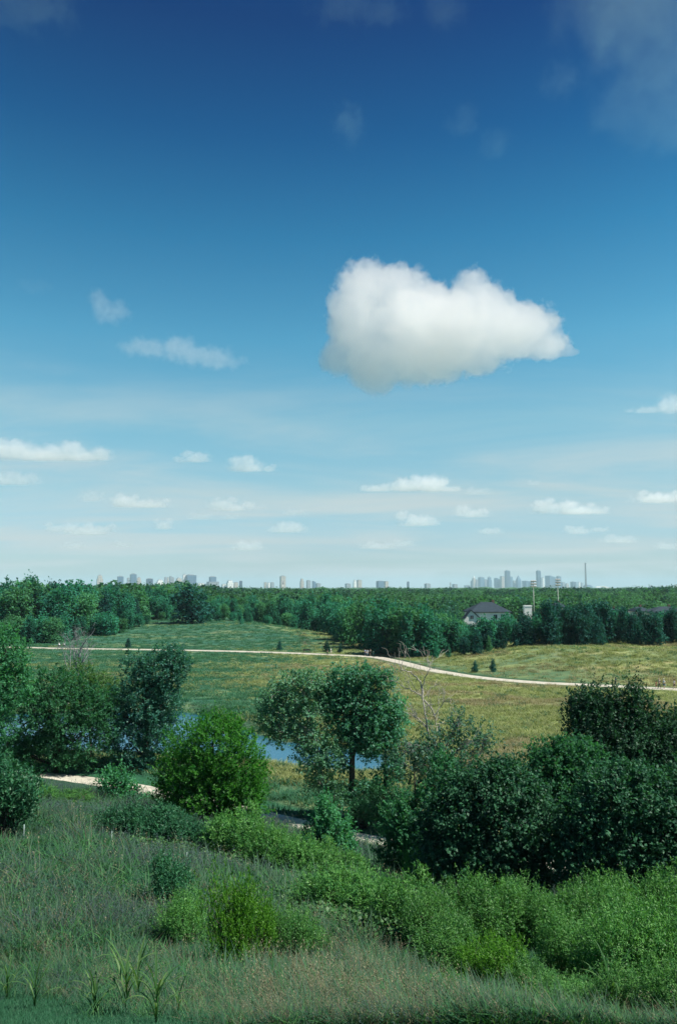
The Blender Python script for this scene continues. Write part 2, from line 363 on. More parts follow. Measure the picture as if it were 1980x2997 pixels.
# ------------------------------------------------------------------ clouds
def cloud(px, py, Y, blobs, label, dens=0.012, amp=0.9, gain=3.0, nscale=0.55, seed=0.0, name='cumulus_cloud', group='clouds in the sky', stretch=1.0, flat=None, albedo=0.992, tint=(1, 1, 1), aniso=0.3):
    """blobs in photo pixels relative to (px, py): (dx, dy, rx, ry); built as a lump of scattering air with real size and depth"""
    C = at(px, py, Y); s = np.linalg.norm(C - CAM) / FPX
    B = []
    for b in blobs:
        rx, ry = b[2] * s, b[3] * s; B.append((b[0] * s, (b[4] if len(b) > 4 else 0) * s, -b[1] * s, rx, 0.5 * (rx + ry) if ry > 0.5 * rx else max(ry, 0.5 * rx), ry))
    B = np.array(B); Rm = np.mean(B[:, 5])
    def field(P):
        q = np.linalg.norm((P[:, None] - B[None, :, :3]) / B[None, :, 3:], axis=2); return (1 - q).max(1)
    # closed outline mesh around the lumps, found along rays from the middle
    n1, n2 = 40, 22; V = []
    th = np.linspace(0, 2 * math.pi, n1, endpoint=False); ph = np.linspace(-math.pi / 2, math.pi / 2, n2)
    PH, TT = np.meshgrid(ph, th, indexing='ij'); D = np.stack([np.cos(PH) * np.cos(TT), np.cos(PH) * np.sin(TT), np.sin(PH)], -1).reshape(-1, 3)
    ext = np.abs(B[:, :3]).max(0) + B[:, 3:].max(0); D = D * ext; rad = np.zeros(len(D))
    for t in np.linspace(0.02, 1.6, 90): rad = np.where(field(D * t) > -0.30 * amp, t, rad)
    V = D * rad[:, None]
    F = [(a * n1 + b, a * n1 + (b + 1) % n1, (a + 1) * n1 + (b + 1) % n1, (a + 1) * n1 + b) for a in range(n2 - 1) for b in range(n1)]
    m, N, K = nodemat('cloud_mat'); o = N('ShaderNodeOutputMaterial'); tc = N('ShaderNodeTexCoord')
    def M(op, a, b=None, clamp=False, c=None):
        x = N('ShaderNodeMath', operation=op, use_clamp=clamp)
        for k_, v in ((0, a), (1, b), (2, c)):
            if v is None: continue
            if isinstance(v, (int, float)): x.inputs[k_].default_value = v
            else: K(v, x.inputs[k_])
        return x.outputs[0]
    nz = N('ShaderNodeTexNoise', i={'Scale': 1.0, 'Detail': 7.0, 'Roughness': 0.6}); nz.inputs['Distortion'].default_value = 0.25
    mp = N('ShaderNodeMapping'); mp.inputs['Scale'].default_value = (1 / (nscale * Rm * stretch),) + (1 / (nscale * Rm),) * 2; mp.inputs['Location'].default_value = (seed * 3.7, seed, -seed * 2.1)
    K(tc.outputs['Object'], mp.inputs[0]); K(mp.outputs[0], nz.inputs['Vector'])
    f = None
    for b in B:
        v1 = N('ShaderNodeVectorMath', operation='SUBTRACT'); v1.inputs[1].default_value = b[:3]; K(tc.outputs['Object'], v1.inputs[0])
        v2 = N('ShaderNodeVectorMath', operation='DIVIDE'); v2.inputs[1].default_value = b[3:]; K(v1.outputs[0], v2.inputs[0])
        ln = N('ShaderNodeVectorMath', operation='LENGTH'); K(v2.outputs[0], ln.inputs[0])
        g = M('SUBTRACT', 1.0, ln.outputs['Value']); f = g if f is None else M('SMOOTH_MAX', f, g, c=0.12)
    d = M('ADD', f, M('MULTIPLY', M('SUBTRACT', nz.outputs[0], 0.52), amp))
    if flat is not None:                                              # flat cloud base
        sz = N('ShaderNodeSeparateXYZ'); K(tc.outputs['Object'], sz.inputs[0]); d = M('SUBTRACT', d, M('MULTIPLY', M('MAXIMUM', M('SUBTRACT', flat * s, sz.outputs[2]), 0.0), 3.0 / Rm))
    d = M('MULTIPLY', d, gain, True); d = M('MULTIPLY', M('MULTIPLY', d, d), dens)
    vs = N('ShaderNodeVolumeScatter'); vs.inputs['Color'].default_value = (*tint, 1); vs.inputs['Anisotropy'].default_value = aniso
    K(d, vs.inputs['Density'])
    va = N('ShaderNodeVolumeAbsorption', i={'Color': (0, 0, 0, 1)}); K(M('MULTIPLY', d, 1 - albedo), va.inputs['Density']); ad = N('ShaderNodeAddShader'); K(vs.outputs[0], ad.inputs[0]); K(va.outputs[0], ad.inputs[1]); K(ad.outputs[0], o.inputs['Volume'])
    me = bpy.data.meshes.new('cloud'); me.from_pydata(V.tolist(), [], F); me.update(); me.materials.append(m)
    ob = mobj(name, me, loc=C); tag(ob, label, 'cloud', group); return ob

cloud(1290, 965, 4700, [(-205, -110, 105, 95), (-120, -115, 105, 80), (-20, 0, 210, 118), (88, -105, 62, 78), (115, -50, 115, 85), (-60, -60, 120, 90), (195, 0, 145, 85), (285, 44, 85, 46), (335, 58, 48, 24), (365, 64, 30, 14),
                        (-290, -75, 45, 45), (-235, -10, 95, 125), (-290, 80, 60, 60), (-190, 90, 110, 85), (-60, 85, 190, 78), (80, 60, 150, 75), (-185, 145, 62, 45)],
      'large bright white cumulus cloud alone in the middle of the blue sky', dens=0.0078, amp=1.15, gain=8.0, nscale=0.5, seed=2.9, albedo=0.962, aniso=0.70, tint=(1.0, 0.965, 0.93))

CL = [  # px, py, distance, blobs, label, density, amplitude, seed
 (150, 1335, 8800, [(-110, -15, 90, 32), (-20, 0, 110, 28), (80, 8, 90, 24), (130, 5, 40, 24)], 'long flat grey-white cloud low at the left edge of the sky', .006, .9, 2),
 (575, 1343, 9500, [(0, 0, 50, 24), (-45, 8, 30, 14)], 'small puffy white cloud low in the sky, left of another puff', .005, 1.0, 3),
 (725, 1370, 9800, [(0, 0, 65, 26), (60, 5, 25, 15)], 'small rounded white cloud low in the sky, right of another puff', .005, 1.0, 4),
 (1200, 1428, 11500, [(-100, 6, 50, 16), (-10, 0, 70, 26), (60, -6, 60, 34), (110, 8, 40, 18)], 'bright ragged white cloud low above the centre treetops', .006, 1.0, 5),
 (405, 1475, 13500, [(-40, -5, 45, 24), (30, 5, 70, 20)], 'pale low cloud above the left city buildings, humped on its left', .0045, 1.0, 6),
 (660, 1485, 14000, [(-10, -6, 50, 22), (20, 6, 60, 18)], 'small bright low cloud above the left city cluster with a white crest', .0045, 1.0, 7),
 (1220, 1530, 15500, [(-45, -20, 22, 20), (10, 0, 60, 26), (-20, 12, 50, 18)], 'low cloud with a small raised puff on its left, near the skyline', .0045, 1.0, 8),
 (1655, 1495, 15000, [(-60, -8, 45, 22), (30, 2, 80, 20), (90, 6, 30, 14)], 'long low white cloud above the right skyline towers', .0045, 1.0, 9),
 (1380, 1505, 15000, [(0, 0, 60, 16)], 'faint flat cloud left of the long cloud above the towers', .0035, 1.0, 10),
 (1925, 1462, 14000, [(0, 0, 75, 20), (55, -8, 40, 18)], 'pale cloud low at the right edge of the sky', .0045, 1.0, 11),
 (230, 1555, 17500, [(-60, -8, 40, 12), (30, 2, 70, 18), (70, -2, 35, 16)], 'faint low cloud over the left forest treetops', .0035, 1.0, 12),
 (480, 1540, 17000, [(0, 0, 28, 18)], 'tiny bright puff of cloud low over the left city', .004, 1.0, 13),
 (845, 1550, 17500, [(0, 0, 60, 16), (-30, 3, 40, 10)], 'small low cloud in the middle, above the lone slab tower', .0035, 1.0, 14),
 (720, 1602, 20000, [(0, 0, 55, 18)], 'lowest pale cloud above the left city roofs', .0035, 1.0, 15),
 (1430, 1555, 18000, [(0, 0, 40, 12)], 'thin faint cloud just left of the downtown towers', .003, 1.0, 16),
 (1690, 1555, 18500, [(0, 0, 45, 12), (60, -4, 30, 8)], 'thin faint cloud over the radio mast', .003, 1.0, 17),
 (265, 1458, 13000, [(0, 0, 45, 22)], 'dim grey puff of cloud over the left forest', .0025, 1.0, 18),
 (30, 1408, 10500, [(0, 0, 85, 24)], 'dim grey low cloud at the left edge below the long flat cloud', .003, 1.0, 19),
 (1950, 1195, 6500, [(10, 0, 45, 42), (-60, 12, 55, 18), (60, 5, 50, 36)], 'cut off cloud with a thin tail at the right edge beside the big cumulus', .004, 1.1, 20),
 (540, 1030, 5200, [(-110, -12, 80, 30), (-20, -10, 60, 42), (50, 12, 90, 34), (100, 28, 70, 26)], 'thin slanting wisp of cloud left of the big cumulus', .0016, 1.3, 21),
 (305, 910, 4600, [(-10, -15, 30, 50), (35, 5, 42, 34)], 'small heart-shaped wisp of cloud in the left blue sky', .0013, 1.3, 22),
 (100, 838, 4300, [(0, 0, 55, 24)], 'very faint wisp of cloud high at the left', .0007, 1.3, 23),
 (1020, 365, 3200, [(0, -5, 46, 50), (15, 28, 30, 34)], 'small lone wisp of cloud high in the dark blue sky', .0012, 1.4, 24),
 (1400, 385, 3100, [(-40, -30, 55, 45), (40, 30, 50, 45)], 'faint double wisp of cloud high right of the lone wisp', .0007, 1.4, 25),
 (1640, 235, 2900, [(0, 0, 65, 42)], 'faint wisp of cloud beside the big grey cloud in the top right', .0008, 1.4, 26),
 (1870, 110, 2700, [(0, -70, 200, 150), (90, 60, 130, 120), (-20, 170, 110, 80), (60, 210, 120, 80)], 'large dim grey-green cloud filling the top right corner', .0008, 1.2, 27),
 (1010, 10, 2500, [(0, 0, 100, 50), (90, 18, 70, 40)], 'faint veil of cloud cut by the top edge of the picture', .0009, 1.4, 28),
 (1295, 20, 2500, [(0, 0, 60, 55)], 'faint wisp of cloud at the top edge, left of the big grey corner cloud', .0008, 1.4, 29),
 (90, 20, 2500, [(0, 0, 130, 55), (-90, 20, 90, 45)], 'dim veil of cloud in the top left corner', .0010, 1.4, 30),
]
for (px, py, Y, bl, lab, de, am, sd_) in CL:
    gq = np.random.default_rng(int(sd_)); low = py > 1150; ex = []
    if low:
        for a, b_, c_, d_ in bl:
            for q in range(3): f = 0.25 + 0.35 * gq.random(); ex.append((a + c_ * (gq.random() * 1.5 - 0.75), b_ - d_ * (0.15 + 0.75 * gq.random()), c_ * f, max(d_ * f * 1.3, c_ * f * 0.6)))
    bl = [(a, b_, c_ * 1.15, d_ * 1.15) for a, b_, c_, d_ in bl] + ex
    cloud(px, py, Y, bl, lab, dens=de * (0.8 if low else (1.1 if 880 < py < 1050 else 0.30)), amp=am * (1.45 if low else 1.5), gain=2.1 if low else 2.2, nscale=0.9 if low else 0.75, seed=sd_ * 1.7, flat=-8 if low else None, albedo=0.995, tint=(1, 1, 1) if py > 600 else (0.62, 0.95, 0.75))

gq = np.random.default_rng(60)
for q in range(16):
    py = 1400 + 200 * gq.random(); px = -20 + 2020 * (q + gq.random()) / 16; Y = 1500 / math.tan(R(1.2) + (1721 - py) / FPX); w_ = 25 + 45 * gq.random()
    cloud(px, py, min(Y, 23000), [(0, 0, w_, w_ * 0.25), (w_ * 0.4, -4, w_ * 0.5, w_ * 0.22), (-w_ * 0.3, -6, w_ * 0.35, w_ * 0.25)], 'tiny faint puff in the milky band of cloud low above the skyline', dens=0.0018, amp=1.4, gain=2.0, nscale=0.9, seed=90 + q, flat=-6, albedo=0.995, group='faint puffs above the skyline')

# ================================================================== PLANTS: generators
def unit(a): return a / (np.linalg.norm(a, axis=-1, keepdims=True) + 1e-9)
def leaf_quads(C, A, Nn, Ln, Wd, fold=0.25):
    """diamond leaves: base, left, tip, right; folded a little along the midrib"""
    A = unit(A); S = unit(np.cross(A, Nn)); U = unit(np.cross(S, A)); L_ = Ln[:, None]; W_ = Wd[:, None]
    b = C; t = C + A * L_; l = C + A * L_ * 0.45 + S * W_ * 0.5 + U * W_ * fold; r = C + A * L_ * 0.45 - S * W_ * 0.5 + U * W_ * fold
    return np.stack([b, r, t, l], 1).reshape(-1, 3)
def leaf_mesh(name, V, mat, g, tone=None):
    n = len(V) // 4; F = np.arange(n * 4).reshape(n, 4)
    if tone is None: tone = g.random(n)
    return npmesh(name, V, F, mat, False, {'tone': np.repeat(np.clip(tone, 0, 1), 4)})
def crown(lobes, n_clump, per, leaf, g, shoot=0.5, up=0.45, outw=0.7, shell=0.55, aspect=0.6, spread=0.12, droop=0.0, rough=0.22, tonevar=0.35, bottom=-1.0):
    """lobes (k,6) centre+radii -> leaf vertices, clump centres. Clumps sit mostly in the outer shell; each is a shoot with leaves along it"""
    lobes = np.asarray(lobes, float); area = (lobes[:, 3] * lobes[:, 4] + lobes[:, 4] * lobes[:, 5] + lobes[:, 3] * lobes[:, 5]); k = g.choice(len(lobes), n_clump, p=area / area.sum())
    D = unit(g.normal(size=(n_clump, 3))); low = D[:, 2] < bottom; D[low, 2] *= -1
    rad = 1 - shell * g.random(n_clump) ** 1.6
    bump = 1 + rough * (np.sin(D[:, 0] * 5 + k * 2.1) * np.sin(D[:, 1] * 6 + k) * np.sin(D[:, 2] * 5 + 1.3 * k)) * 1.6 + rough * 0.5 * g.normal(size=n_clump)
    C = lobes[k, :3] + D * lobes[k, 3:] * (rad * bump)[:, None]
    # clumps that fall deep inside another lobe are moved out of sight lines by thinning
    q = np.linalg.norm((C[:, None] - lobes[None, :, :3]) / lobes[None, :, 3:], axis=2).min(1); keep = (q > 0.42) | (g.random(n_clump) < 0.3); C, D, k = C[keep], D[keep], k[keep]; m = len(C)
    S = unit(D * outw + np.array([0, 0, up]) + 0.45 * g.normal(size=(m, 3)))
    t = g.random((m, per)); ls = shoot * (0.6 + 0.8 * g.random((m, 1)))
    P = C[:, None] + S[:, None] * (t * ls)[..., None] + spread * g.normal(size=(m, per, 3)) * (1.15 - t)[..., None]
    A = unit(S[:, None] * 0.8 + 0.75 * g.normal(size=(m, per, 3)) - np.array([0, 0, droop]))
    Nn = unit(np.array([0, 0, 0.9]) + 0.55 * D[:, None] + 0.38 * g.normal(size=(m, per, 3)))
    Ln = leaf * (0.65 + 0.7 * g.random((m, per))); tone = np.clip(0.5 + tonevar * g.normal(size=(m, 1)) + 0.10 * g.normal(size=(m, per)), 0, 1)
    V = leaf_quads(P.reshape(-1, 3), A.reshape(-1, 3), Nn.reshape(-1, 3), Ln.ravel(), Ln.ravel() * aspect)
    return V, tone.ravel(), C
def bend(a, b, n, g, sag=0.1):
    a = np.asarray(a, float); b = np.asarray(b, float); t = np.linspace(0, 1, n)[:, None]; L_ = np.linalg.norm(b - a)
    o = g.normal(size=3) * sag * L_; o2 = g.normal(size=3) * sag * 0.4 * L_
    return a + (b - a) * t + np.sin(t * math.pi) * o + np.sin(t * 2 * math.pi) * o2 + np.array([0, 0, 0.12 * L_]) * np.sin(t * math.pi)
class Wood:
    def __init__(s): s.V = []; s.F = []; s.n = 0
    def limb(s, P, r, k=6):
        V, F = tube(P, r, k, False); s.V.append(V); s.F.append(np.array(F) + s.n); s.n += len(V)
    def mesh(s, name, mat): return npmesh(name, np.vstack(s.V), np.vstack(s.F), mat, True)
def wood_for(trunk, lobes, C, g, r0, twigs=10, mat=None, k=7, bare_tw=0):
    """trunk polyline, one limb to each lobe, branches from the limb to some of the leaf clumps"""
    w_ = Wood(); trunk = np.asarray(trunk, float); n = len(trunk)
    rr = r0 * np.linspace(1, 0.35, n); rr[0] *= 1.35; w_.limb(trunk, rr, 9)
    lobes = np.asarray(lobes, float); near = np.linalg.norm((C[:, None] - lobes[None, :, :3]) / lobes[None, :, 3:], axis=2).argmin(1) if len(C) else np.zeros(0, int)
    for q, lb in enumerate(lobes):
        f = np.clip(0.45 + 0.45 * g.random(), 0, 0.95) * (n - 1); a = trunk[int(f)]
        zmin = min(a[2], lb[2]); a = trunk[np.argmin(np.abs(trunk[:, 2] - (zmin - 0.35 * lb[5])))]
        P = bend(a, lb[:3], 7, g, 0.08); rl = r0 * 0.5; w_.limb(P, np.linspace(rl, rl * 0.4, 7), k)
        own = C[near == q]
        if len(own):
            for c in own[g.choice(len(own), min(twigs, len(own)), False)]:
                s_ = P[g.integers(3, 7)]; Q = bend(s_, c, 5, g, 0.10); w_.limb(Q, np.linspace(rl * 0.34, 0.012, 5), 5)
    return w_.mesh('wood', mat)

# ---- materials for plants
M = {}
M['bark'] = plain('bark', (0.060, 0.052, 0.042), 0.95, 0.1, 0.35, 9)
M['bark_grey'] = plain('bark_grey', (0.20, 0.21, 0.21), 0.95, 0.1, 0.35, 9)
M['bark_pale'] = plain('bark_pale', (0.34, 0.32, 0.275), 0.9, 0.1, 0.3, 7)
M['leaf_mid'] = leafmat('leaf_mid', (0.028, 0.137, 0.070), (0.062, 0.234, 0.102), 0.46, 0.55, 0.2)
M['leaf_cotton'] = leafmat('leaf_cottonwood', (0.039, 0.185, 0.112), (0.092, 0.300, 0.185), 0.44, 0.5, 0.3)
M['leaf_cotton_pale'] = leafmat('leaf_cottonwood_pale', (0.052, 0.165, 0.100), (0.110, 0.250, 0.150), 0.42, 0.5, 0.3)
M['leaf_blue'] = leafmat('leaf_bluegreen', (0.022, 0.123, 0.093), (0.055, 0.210, 0.147), 0.40, 0.5, 0.3)
M['leaf_bright'] = leafmat('leaf_bright', (0.021, 0.126, 0.019), (0.065, 0.234, 0.032), 0.50, 0.5, 0.2)
M['leaf_dark'] = leafmat('leaf_dark_glossy', (0.008, 0.050, 0.028), (0.040, 0.140, 0.066), 0.32, 0.55, 0.25)
M['leaf_yellow'] = leafmat('leaf_yellowgreen', (0.038, 0.125, 0.042), (0.092, 0.195, 0.058), 0.50)
M['leaf_sparse'] = leafmat('leaf_grey_green', (0.040, 0.127, 0.090), (0.085, 0.195, 0.132), 0.42)
M['bush'] = leafmat('bush_leaf', (0.037, 0.148, 0.037), (0.107, 0.270, 0.064), 0.34, 0.5, 0.25, 0.15)
M['bush_bright'] = leafmat('bush_leaf_bright', (0.040, 0.153, 0.012), (0.106, 0.270, 0.030), 0.40, 0.5, 0.25, 0.1)
M['bush_dark'] = leafmat('bush_leaf_dark', (0.018, 0.098, 0.049), (0.045, 0.172, 0.075), 0.28, 0.5, 0.25, 0.2)
M['far_a'] = leafmat('far_leaf_a', (0.020, 0.140, 0.101), (0.045, 0.213, 0.135), 0.38, 0.65, 0.1, 0.35)
M['far_b'] = leafmat('far_leaf_b', (0.043, 0.170, 0.088), (0.085, 0.249, 0.122), 0.42, 0.65, 0.1, 0.3)
M['far_pine'] = leafmat('far_pine', (0.010, 0.066, 0.063), (0.023, 0.116, 0.093), 0.30, 0.65, 0.1, 0.3)

# ================================================================== NEAR TREES
def near_tree(name, label, Y, base_px, lobes_px, leaf_mat, clumps, per=14, leaf=0.2, bark='bark', r0=0.18, group=None, base_py=None, trunk_top=None, lean=0.0, seed=1, twigs=9, extra=None, **kw):
    g = np.random.default_rng(seed)
    bx = at(base_px, 2300, Y)[0]; bz = Hs(bx, Y); root = empty(name, (bx, Y, bz)); tag(root, label, 'tree', group)
    lobes = []
    for lb in lobes_px:
        px, py, rx, ry = lb[:4]; dy = lb[4] if len(lb) > 4 else 0.0
        c_ = at(px, py, Y + dy); s = (Y + dy) / FPX * 1.01; rx *= 0.9; ry *= 0.9; lobes.append([c_[0] - bx, dy, c_[2] - bz, rx * s, (0.5 * rx + 0.5 * ry) * s, ry * s])
    lobes = np.array(lobes); V, tone, C = crown(lobes, clumps, per, leaf, g, **kw)
    me = leaf_mesh('crown', V, M[leaf_mat], g, tone)
    top = lobes[:, 2].max() if trunk_top is None else trunk_top
    w_mid = np.average(lobes[:, :2], axis=0, weights=lobes[:, 3] ** 2); n = 9; t = np.linspace(0, 1, n)
    trunk = np.c_[t ** 1.5 * w_mid[0] + 0.12 * np.sin(t * 5 + seed) * t, t ** 1.5 * w_mid[1], t * top - 0.25 * (1 - t)]
    wm = wood_for(trunk, lobes, C, g, r0, twigs, M[bark])
    mobj('trunk', wm, root); mobj('crown', me, root)
    return root

near_tree('leafy_tree', 'tall leafy tree cut off by the left edge, rising above the gravel trail', 66, -25,
          [(-40, 1990, 110, 150), (20, 1905, 60, 75), (-30, 1870, 50, 45), (45, 2010, 48, 60), (-60, 2120, 90, 90), (40, 1960, 40, 60)], 'leaf_mid', 1500, 14, 0.21, seed=11, shoot=0.6)
near_tree('leafy_tree', 'broad dark round-crowned tree at the left above the gravel trail', 76, 165,
          [(70, 2120, 120, 120), (180, 2080, 120, 110), (150, 2020, 85, 60), (230, 2160, 100, 100), (30, 2210, 80, 60), (130, 2210, 110, 70), (270, 2080, 65, 80)], 'leaf_mid', 3000, 15, 0.22, seed=12, r0=0.28, shoot=0.6)
near_tree('leafy_tree', 'lighter green tree peeping over the broad dark tree at the left', 84, 262,
          [(235, 1990, 60, 45, 1.0), (300, 2020, 50, 50), (265, 2060, 80, 70), (200, 2000, 40, 35)], 'leaf_yellow', 1000, 14, 0.2, seed=13, shoot=0.5)
near_tree('leafy_tree', 'tall blue-green tree with two stacked crowns left of the pond', 79, 425,
          [(470, 1975, 75, 75), (510, 1930, 50, 45), (400, 1960, 45, 50), (410, 2070, 95, 100), (480, 2060, 55, 80), (380, 2170, 85, 90), (460, 2160, 70, 90), (340, 2100, 50, 70), (525, 1960, 30, 40)],
          'leaf_blue', 3000, 15, 0.21, seed=14, r0=0.25, shoot=0.55)
near_tree('round_tree', 'bright green round tree standing alone beside the near gravel trail', 56, 610,
          [(620, 2200, 130, 95), (560, 2270, 105, 90), (690, 2270, 90, 95), (620, 2320, 135, 85), (530, 2330, 70, 50), (700, 2350, 75, 55), (640, 2150, 70, 50)],
          'leaf_bright', 3400, 16, 0.19, seed=15, r0=0.2, up=0.75, outw=0.75, shoot=0.85, spread=0.09, aspect=0.45, rough=0.15)
near_tree('cottonwood_tree', 'tall full-crowned tree with a dark straight trunk in the middle', 61, 1030,
          [(1000, 1990, 52, 40), (1060, 1985, 50, 38), (1110, 2010, 40, 38), (985, 2050, 55, 45), (1045, 2050, 65, 50), (1095, 2075, 45, 45), (1000, 2115, 60, 42), (1060, 2130, 60, 42), (950, 2020, 35, 35), (1020, 2175, 55, 32), (1075, 2180, 40, 28), (1130, 1990, 22, 24), (1000, 2240, 22, 30), (1050, 2320, 26, 40), (1000, 2330, 24, 40)],
          'leaf_cotton', 2500, 12, 0.19, seed=16, r0=0.30, shoot=0.5, bark='bark', shell=0.75, rough=0.3)
near_tree('cottonwood_tree', 'leaning tree with pale bare limbs and a wide crown, left of the dark trunk', 60, 958,
          [(850, 2000, 45, 34), (905, 2000, 42, 36), (800, 2055, 46, 40), (865, 2060, 55, 42), (920, 2075, 40, 40), (785, 2110, 40, 36), (840, 2120, 52, 34), (900, 2150, 45, 34), (820, 2160, 36, 22), (960, 2210, 40, 45), (915, 2235, 48, 40), (940, 2290, 48, 40), (975, 2330, 34, 34), (890, 2190, 30, 24)],
          'leaf_cotton_pale', 2300, 11, 0.18, seed=17, r0=0.17, shoot=0.5, bark='bark_pale', twigs=16, shell=0.85, rough=0.3)
near_tree('cottonwood_tree', 'smaller leafy tree with a dark trunk, right of the straight-trunked tree', 62, 1125,
          [(1130, 2085, 50, 45), (1160, 2125, 38, 40), (1100, 2130, 42, 38), (1125, 2175, 45, 34), (1080, 2190, 34, 26), (1160, 2070, 26, 26), (1150, 2250, 36, 40), (1110, 2300, 34, 40)], 'leaf_cotton', 1150, 12, 0.19, seed=18, r0=0.2, shoot=0.5, shell=0.75, rough=0.3)
near_tree('small_tree', 'sparse grey-green tree of thin tangled branches under the dead snag', 57, 1300,
          [(1280, 2200, 90, 70), (1380, 2170, 55, 60), (1220, 2250, 90, 70), (1330, 2270, 100, 60), (1420, 2160, 25, 40), (1190, 2200, 45, 35), (1340, 2120, 40, 40)],
          'leaf_sparse', 1050, 9, 0.2, seed=19, r0=0.12, twigs=34, bark='bark_grey', shell=0.9, shoot=0.7)
near_tree('tall_tree', 'dark tree with pointed upright tops at the right, crossing the far trail', 45, 1830,
          [(1730, 2149, 75, 62), (1830, 2174, 90, 75), (1692, 2086, 20, 46), (1738, 2072, 20, 52), (1795, 2086, 22, 58), (1855, 2070, 16, 60), (1900, 2099, 16, 40), (1930, 2174, 65, 70), (1760, 2215, 95, 75), (1880, 2245, 110, 85), (1990, 2154, 50, 50), (1960, 2260, 90, 75), (1715, 2109, 40, 50), (1770, 2119, 40, 40), (1845, 2119, 36, 45)],
          'leaf_dark', 4300, 16, 0.15, seed=20, r0=0.25, up=1.3, outw=0.4, shoot=0.95, spread=0.08)
near_tree('leafy_tree', 'dark tree between the glossy broad tree and the pointed tall tree', 42, 1620,
          [(1610, 2250, 75, 70), (1660, 2330, 80, 90), (1590, 2340, 70, 80), (1640, 2200, 35, 30), (1700, 2230, 60, 60), (1680, 2420, 90, 80)], 'leaf_mid', 1900, 15, 0.17, seed=21, r0=0.18, up=0.8)
near_tree('glossy_tree', 'dense very dark glossy-leaved tree right of centre, above the bushes', 36, 1440,
          [(1400, 2332, 110, 80), (1480, 2312, 95, 75), (1330, 2422, 100, 95), (1450, 2442, 130, 110), (1550, 2412, 85, 100), (1380, 2522, 120, 80), (1510, 2532, 110, 80), (1290, 2502, 60, 70), (1480, 2257, 30, 25)],
          'leaf_dark', 5200, 15, 0.14, seed=22, r0=0.2, shoot=0.55, aspect=0.7, droop=0.25)
near_tree('glossy_tree', 'dark glossy-leaved tree filling the right edge below the pointed tall tree', 34, 1850,
          [(1800, 2365, 110, 95), (1900, 2345, 100, 90), (1950, 2445, 110, 110), (1790, 2485, 120, 100), (1900, 2545, 130, 90), (1700, 2515, 70, 90), (2010, 2345, 60, 100), (1830, 2285, 60, 40)],
          'leaf_dark', 5000, 15, 0.14, seed=23, r0=0.2, shoot=0.6, aspect=0.65, up=0.6)
near_tree('young_tree', 'young light green tree with upright shoots beside the near trail', 49, 955,
          [(950, 2400, 28, 55), (975, 2440, 45, 55), (930, 2470, 45, 45), (990, 2490, 50, 40), (945, 2370, 14, 30)], 'leaf_mid', 700, 15, 0.16, seed=24, r0=0.07, up=0.9, shoot=0.7, spread=0.07)
near_tree('young_tree', 'mid-green young tree against the dark glossy tree right of the trail', 43, 1215,
          [(1230, 2380, 60, 60), (1190, 2440, 70, 60), (1250, 2470, 70, 70), (1160, 2400, 30, 45), (1300, 2260, 30, 45), (1290, 2330, 45, 50), (1180, 2520, 70, 50)], 'leaf_mid', 1700, 15, 0.15, seed=25, r0=0.1, up=0.8, shoot=0.7, spread=0.08)
near_tree('young_tree', 'loose small tree hiding the trail left of the bright round tree', 62, 345,
          [(340, 2310, 45, 30), (375, 2340, 40, 35), (310, 2285, 28, 22), (360, 2275, 26, 20)], 'leaf_mid', 330, 13, 0.2, seed=26, r0=0.07, shoot=0.7)

# ---- bare wood
def bare_tree(name, label, Y, base_px, limbs_px, mat, twig=6, seed=1, zbase=None, r=0.1):
    """limbs_px: list of polylines in photo pixels with start radius; fine twigs fork off each"""
    g = np.random.default_rng(seed); bx = at(base_px, 2300, Y)[0]; bz = Hs(bx, Y); root = empty(name, (bx, Y, bz)); tag(root, label, 'tree')
    wt = Wood(); wl = Wood()
    for li, (r1, pts) in enumerate(limbs_px):
        dz = g.normal(size=len(pts)) * 0.5 * np.linspace(0, 1, len(pts))
        P = np.array([at(a, b, Y + d) for (a, b), d in zip(pts, dz)]) - np.array([bx, Y, bz])
        P = np.array([P[0]] + [p for p in smooth_line(P[:, :], 4)[1:]]) if len(P) > 2 else P
        P = P + 0.03 * g.normal(size=P.shape); n = len(P); (wt if li == 0 else wl).limb(P, np.linspace(r1, max(0.02, r1 * 0.3), n), 7)
        for q in range(twig):
            k = g.integers(max(1, n // 3), n); d = unit(P[k] - P[k - 1]) + 0.8 * g.normal(size=3); d = unit(d); L_ = (0.5 + 1.1 * g.random())
            e = P[k] + d * L_ + np.array([0, 0, 0.25 * L_]); wl.limb(bend(P[k], e, 5, g, 0.12), np.linspace(max(0.016, r1 * 0.22), 0.008, 5), 4)
            for q2 in range(2):
                e2 = e + unit(d + 0.9 * g.normal(size=3)) * L_ * 0.5; wl.limb(bend(P[k] + (e - P[k]) * 0.7, e2, 4, g, 0.1), np.linspace(0.012, 0.007, 4), 4)
    mobj('trunk', wt.mesh('trunk', M[mat]), root); mobj('branches', wl.mesh('branches', M[mat]), root); return root
bare_tree('dead_snag', 'bare grey dead tree with forked branches right of the middle trees', 58, 1262,
          [(0.13, [(1262, 2420), (1258, 2250), (1252, 2150), (1243, 2090), (1236, 2030)]), (0.06, [(1236, 2030), (1228, 1995), (1205, 1972), (1180, 1962), (1168, 1950)]), (0.05, [(1236, 2030), (1240, 1990), (1252, 1968), (1258, 1935)]),
           (0.05, [(1234, 2035), (1205, 2020), (1180, 2010), (1160, 1995)]), (0.06, [(1240, 2050), (1262, 2075), (1275, 2110), (1278, 2140)]), (0.04, [(1250, 2130), (1225, 2105), (1205, 2095)]), (0.04, [(1270, 2095), (1290, 2065), (1300, 2050)])], 'bark_pale', 8, 31)
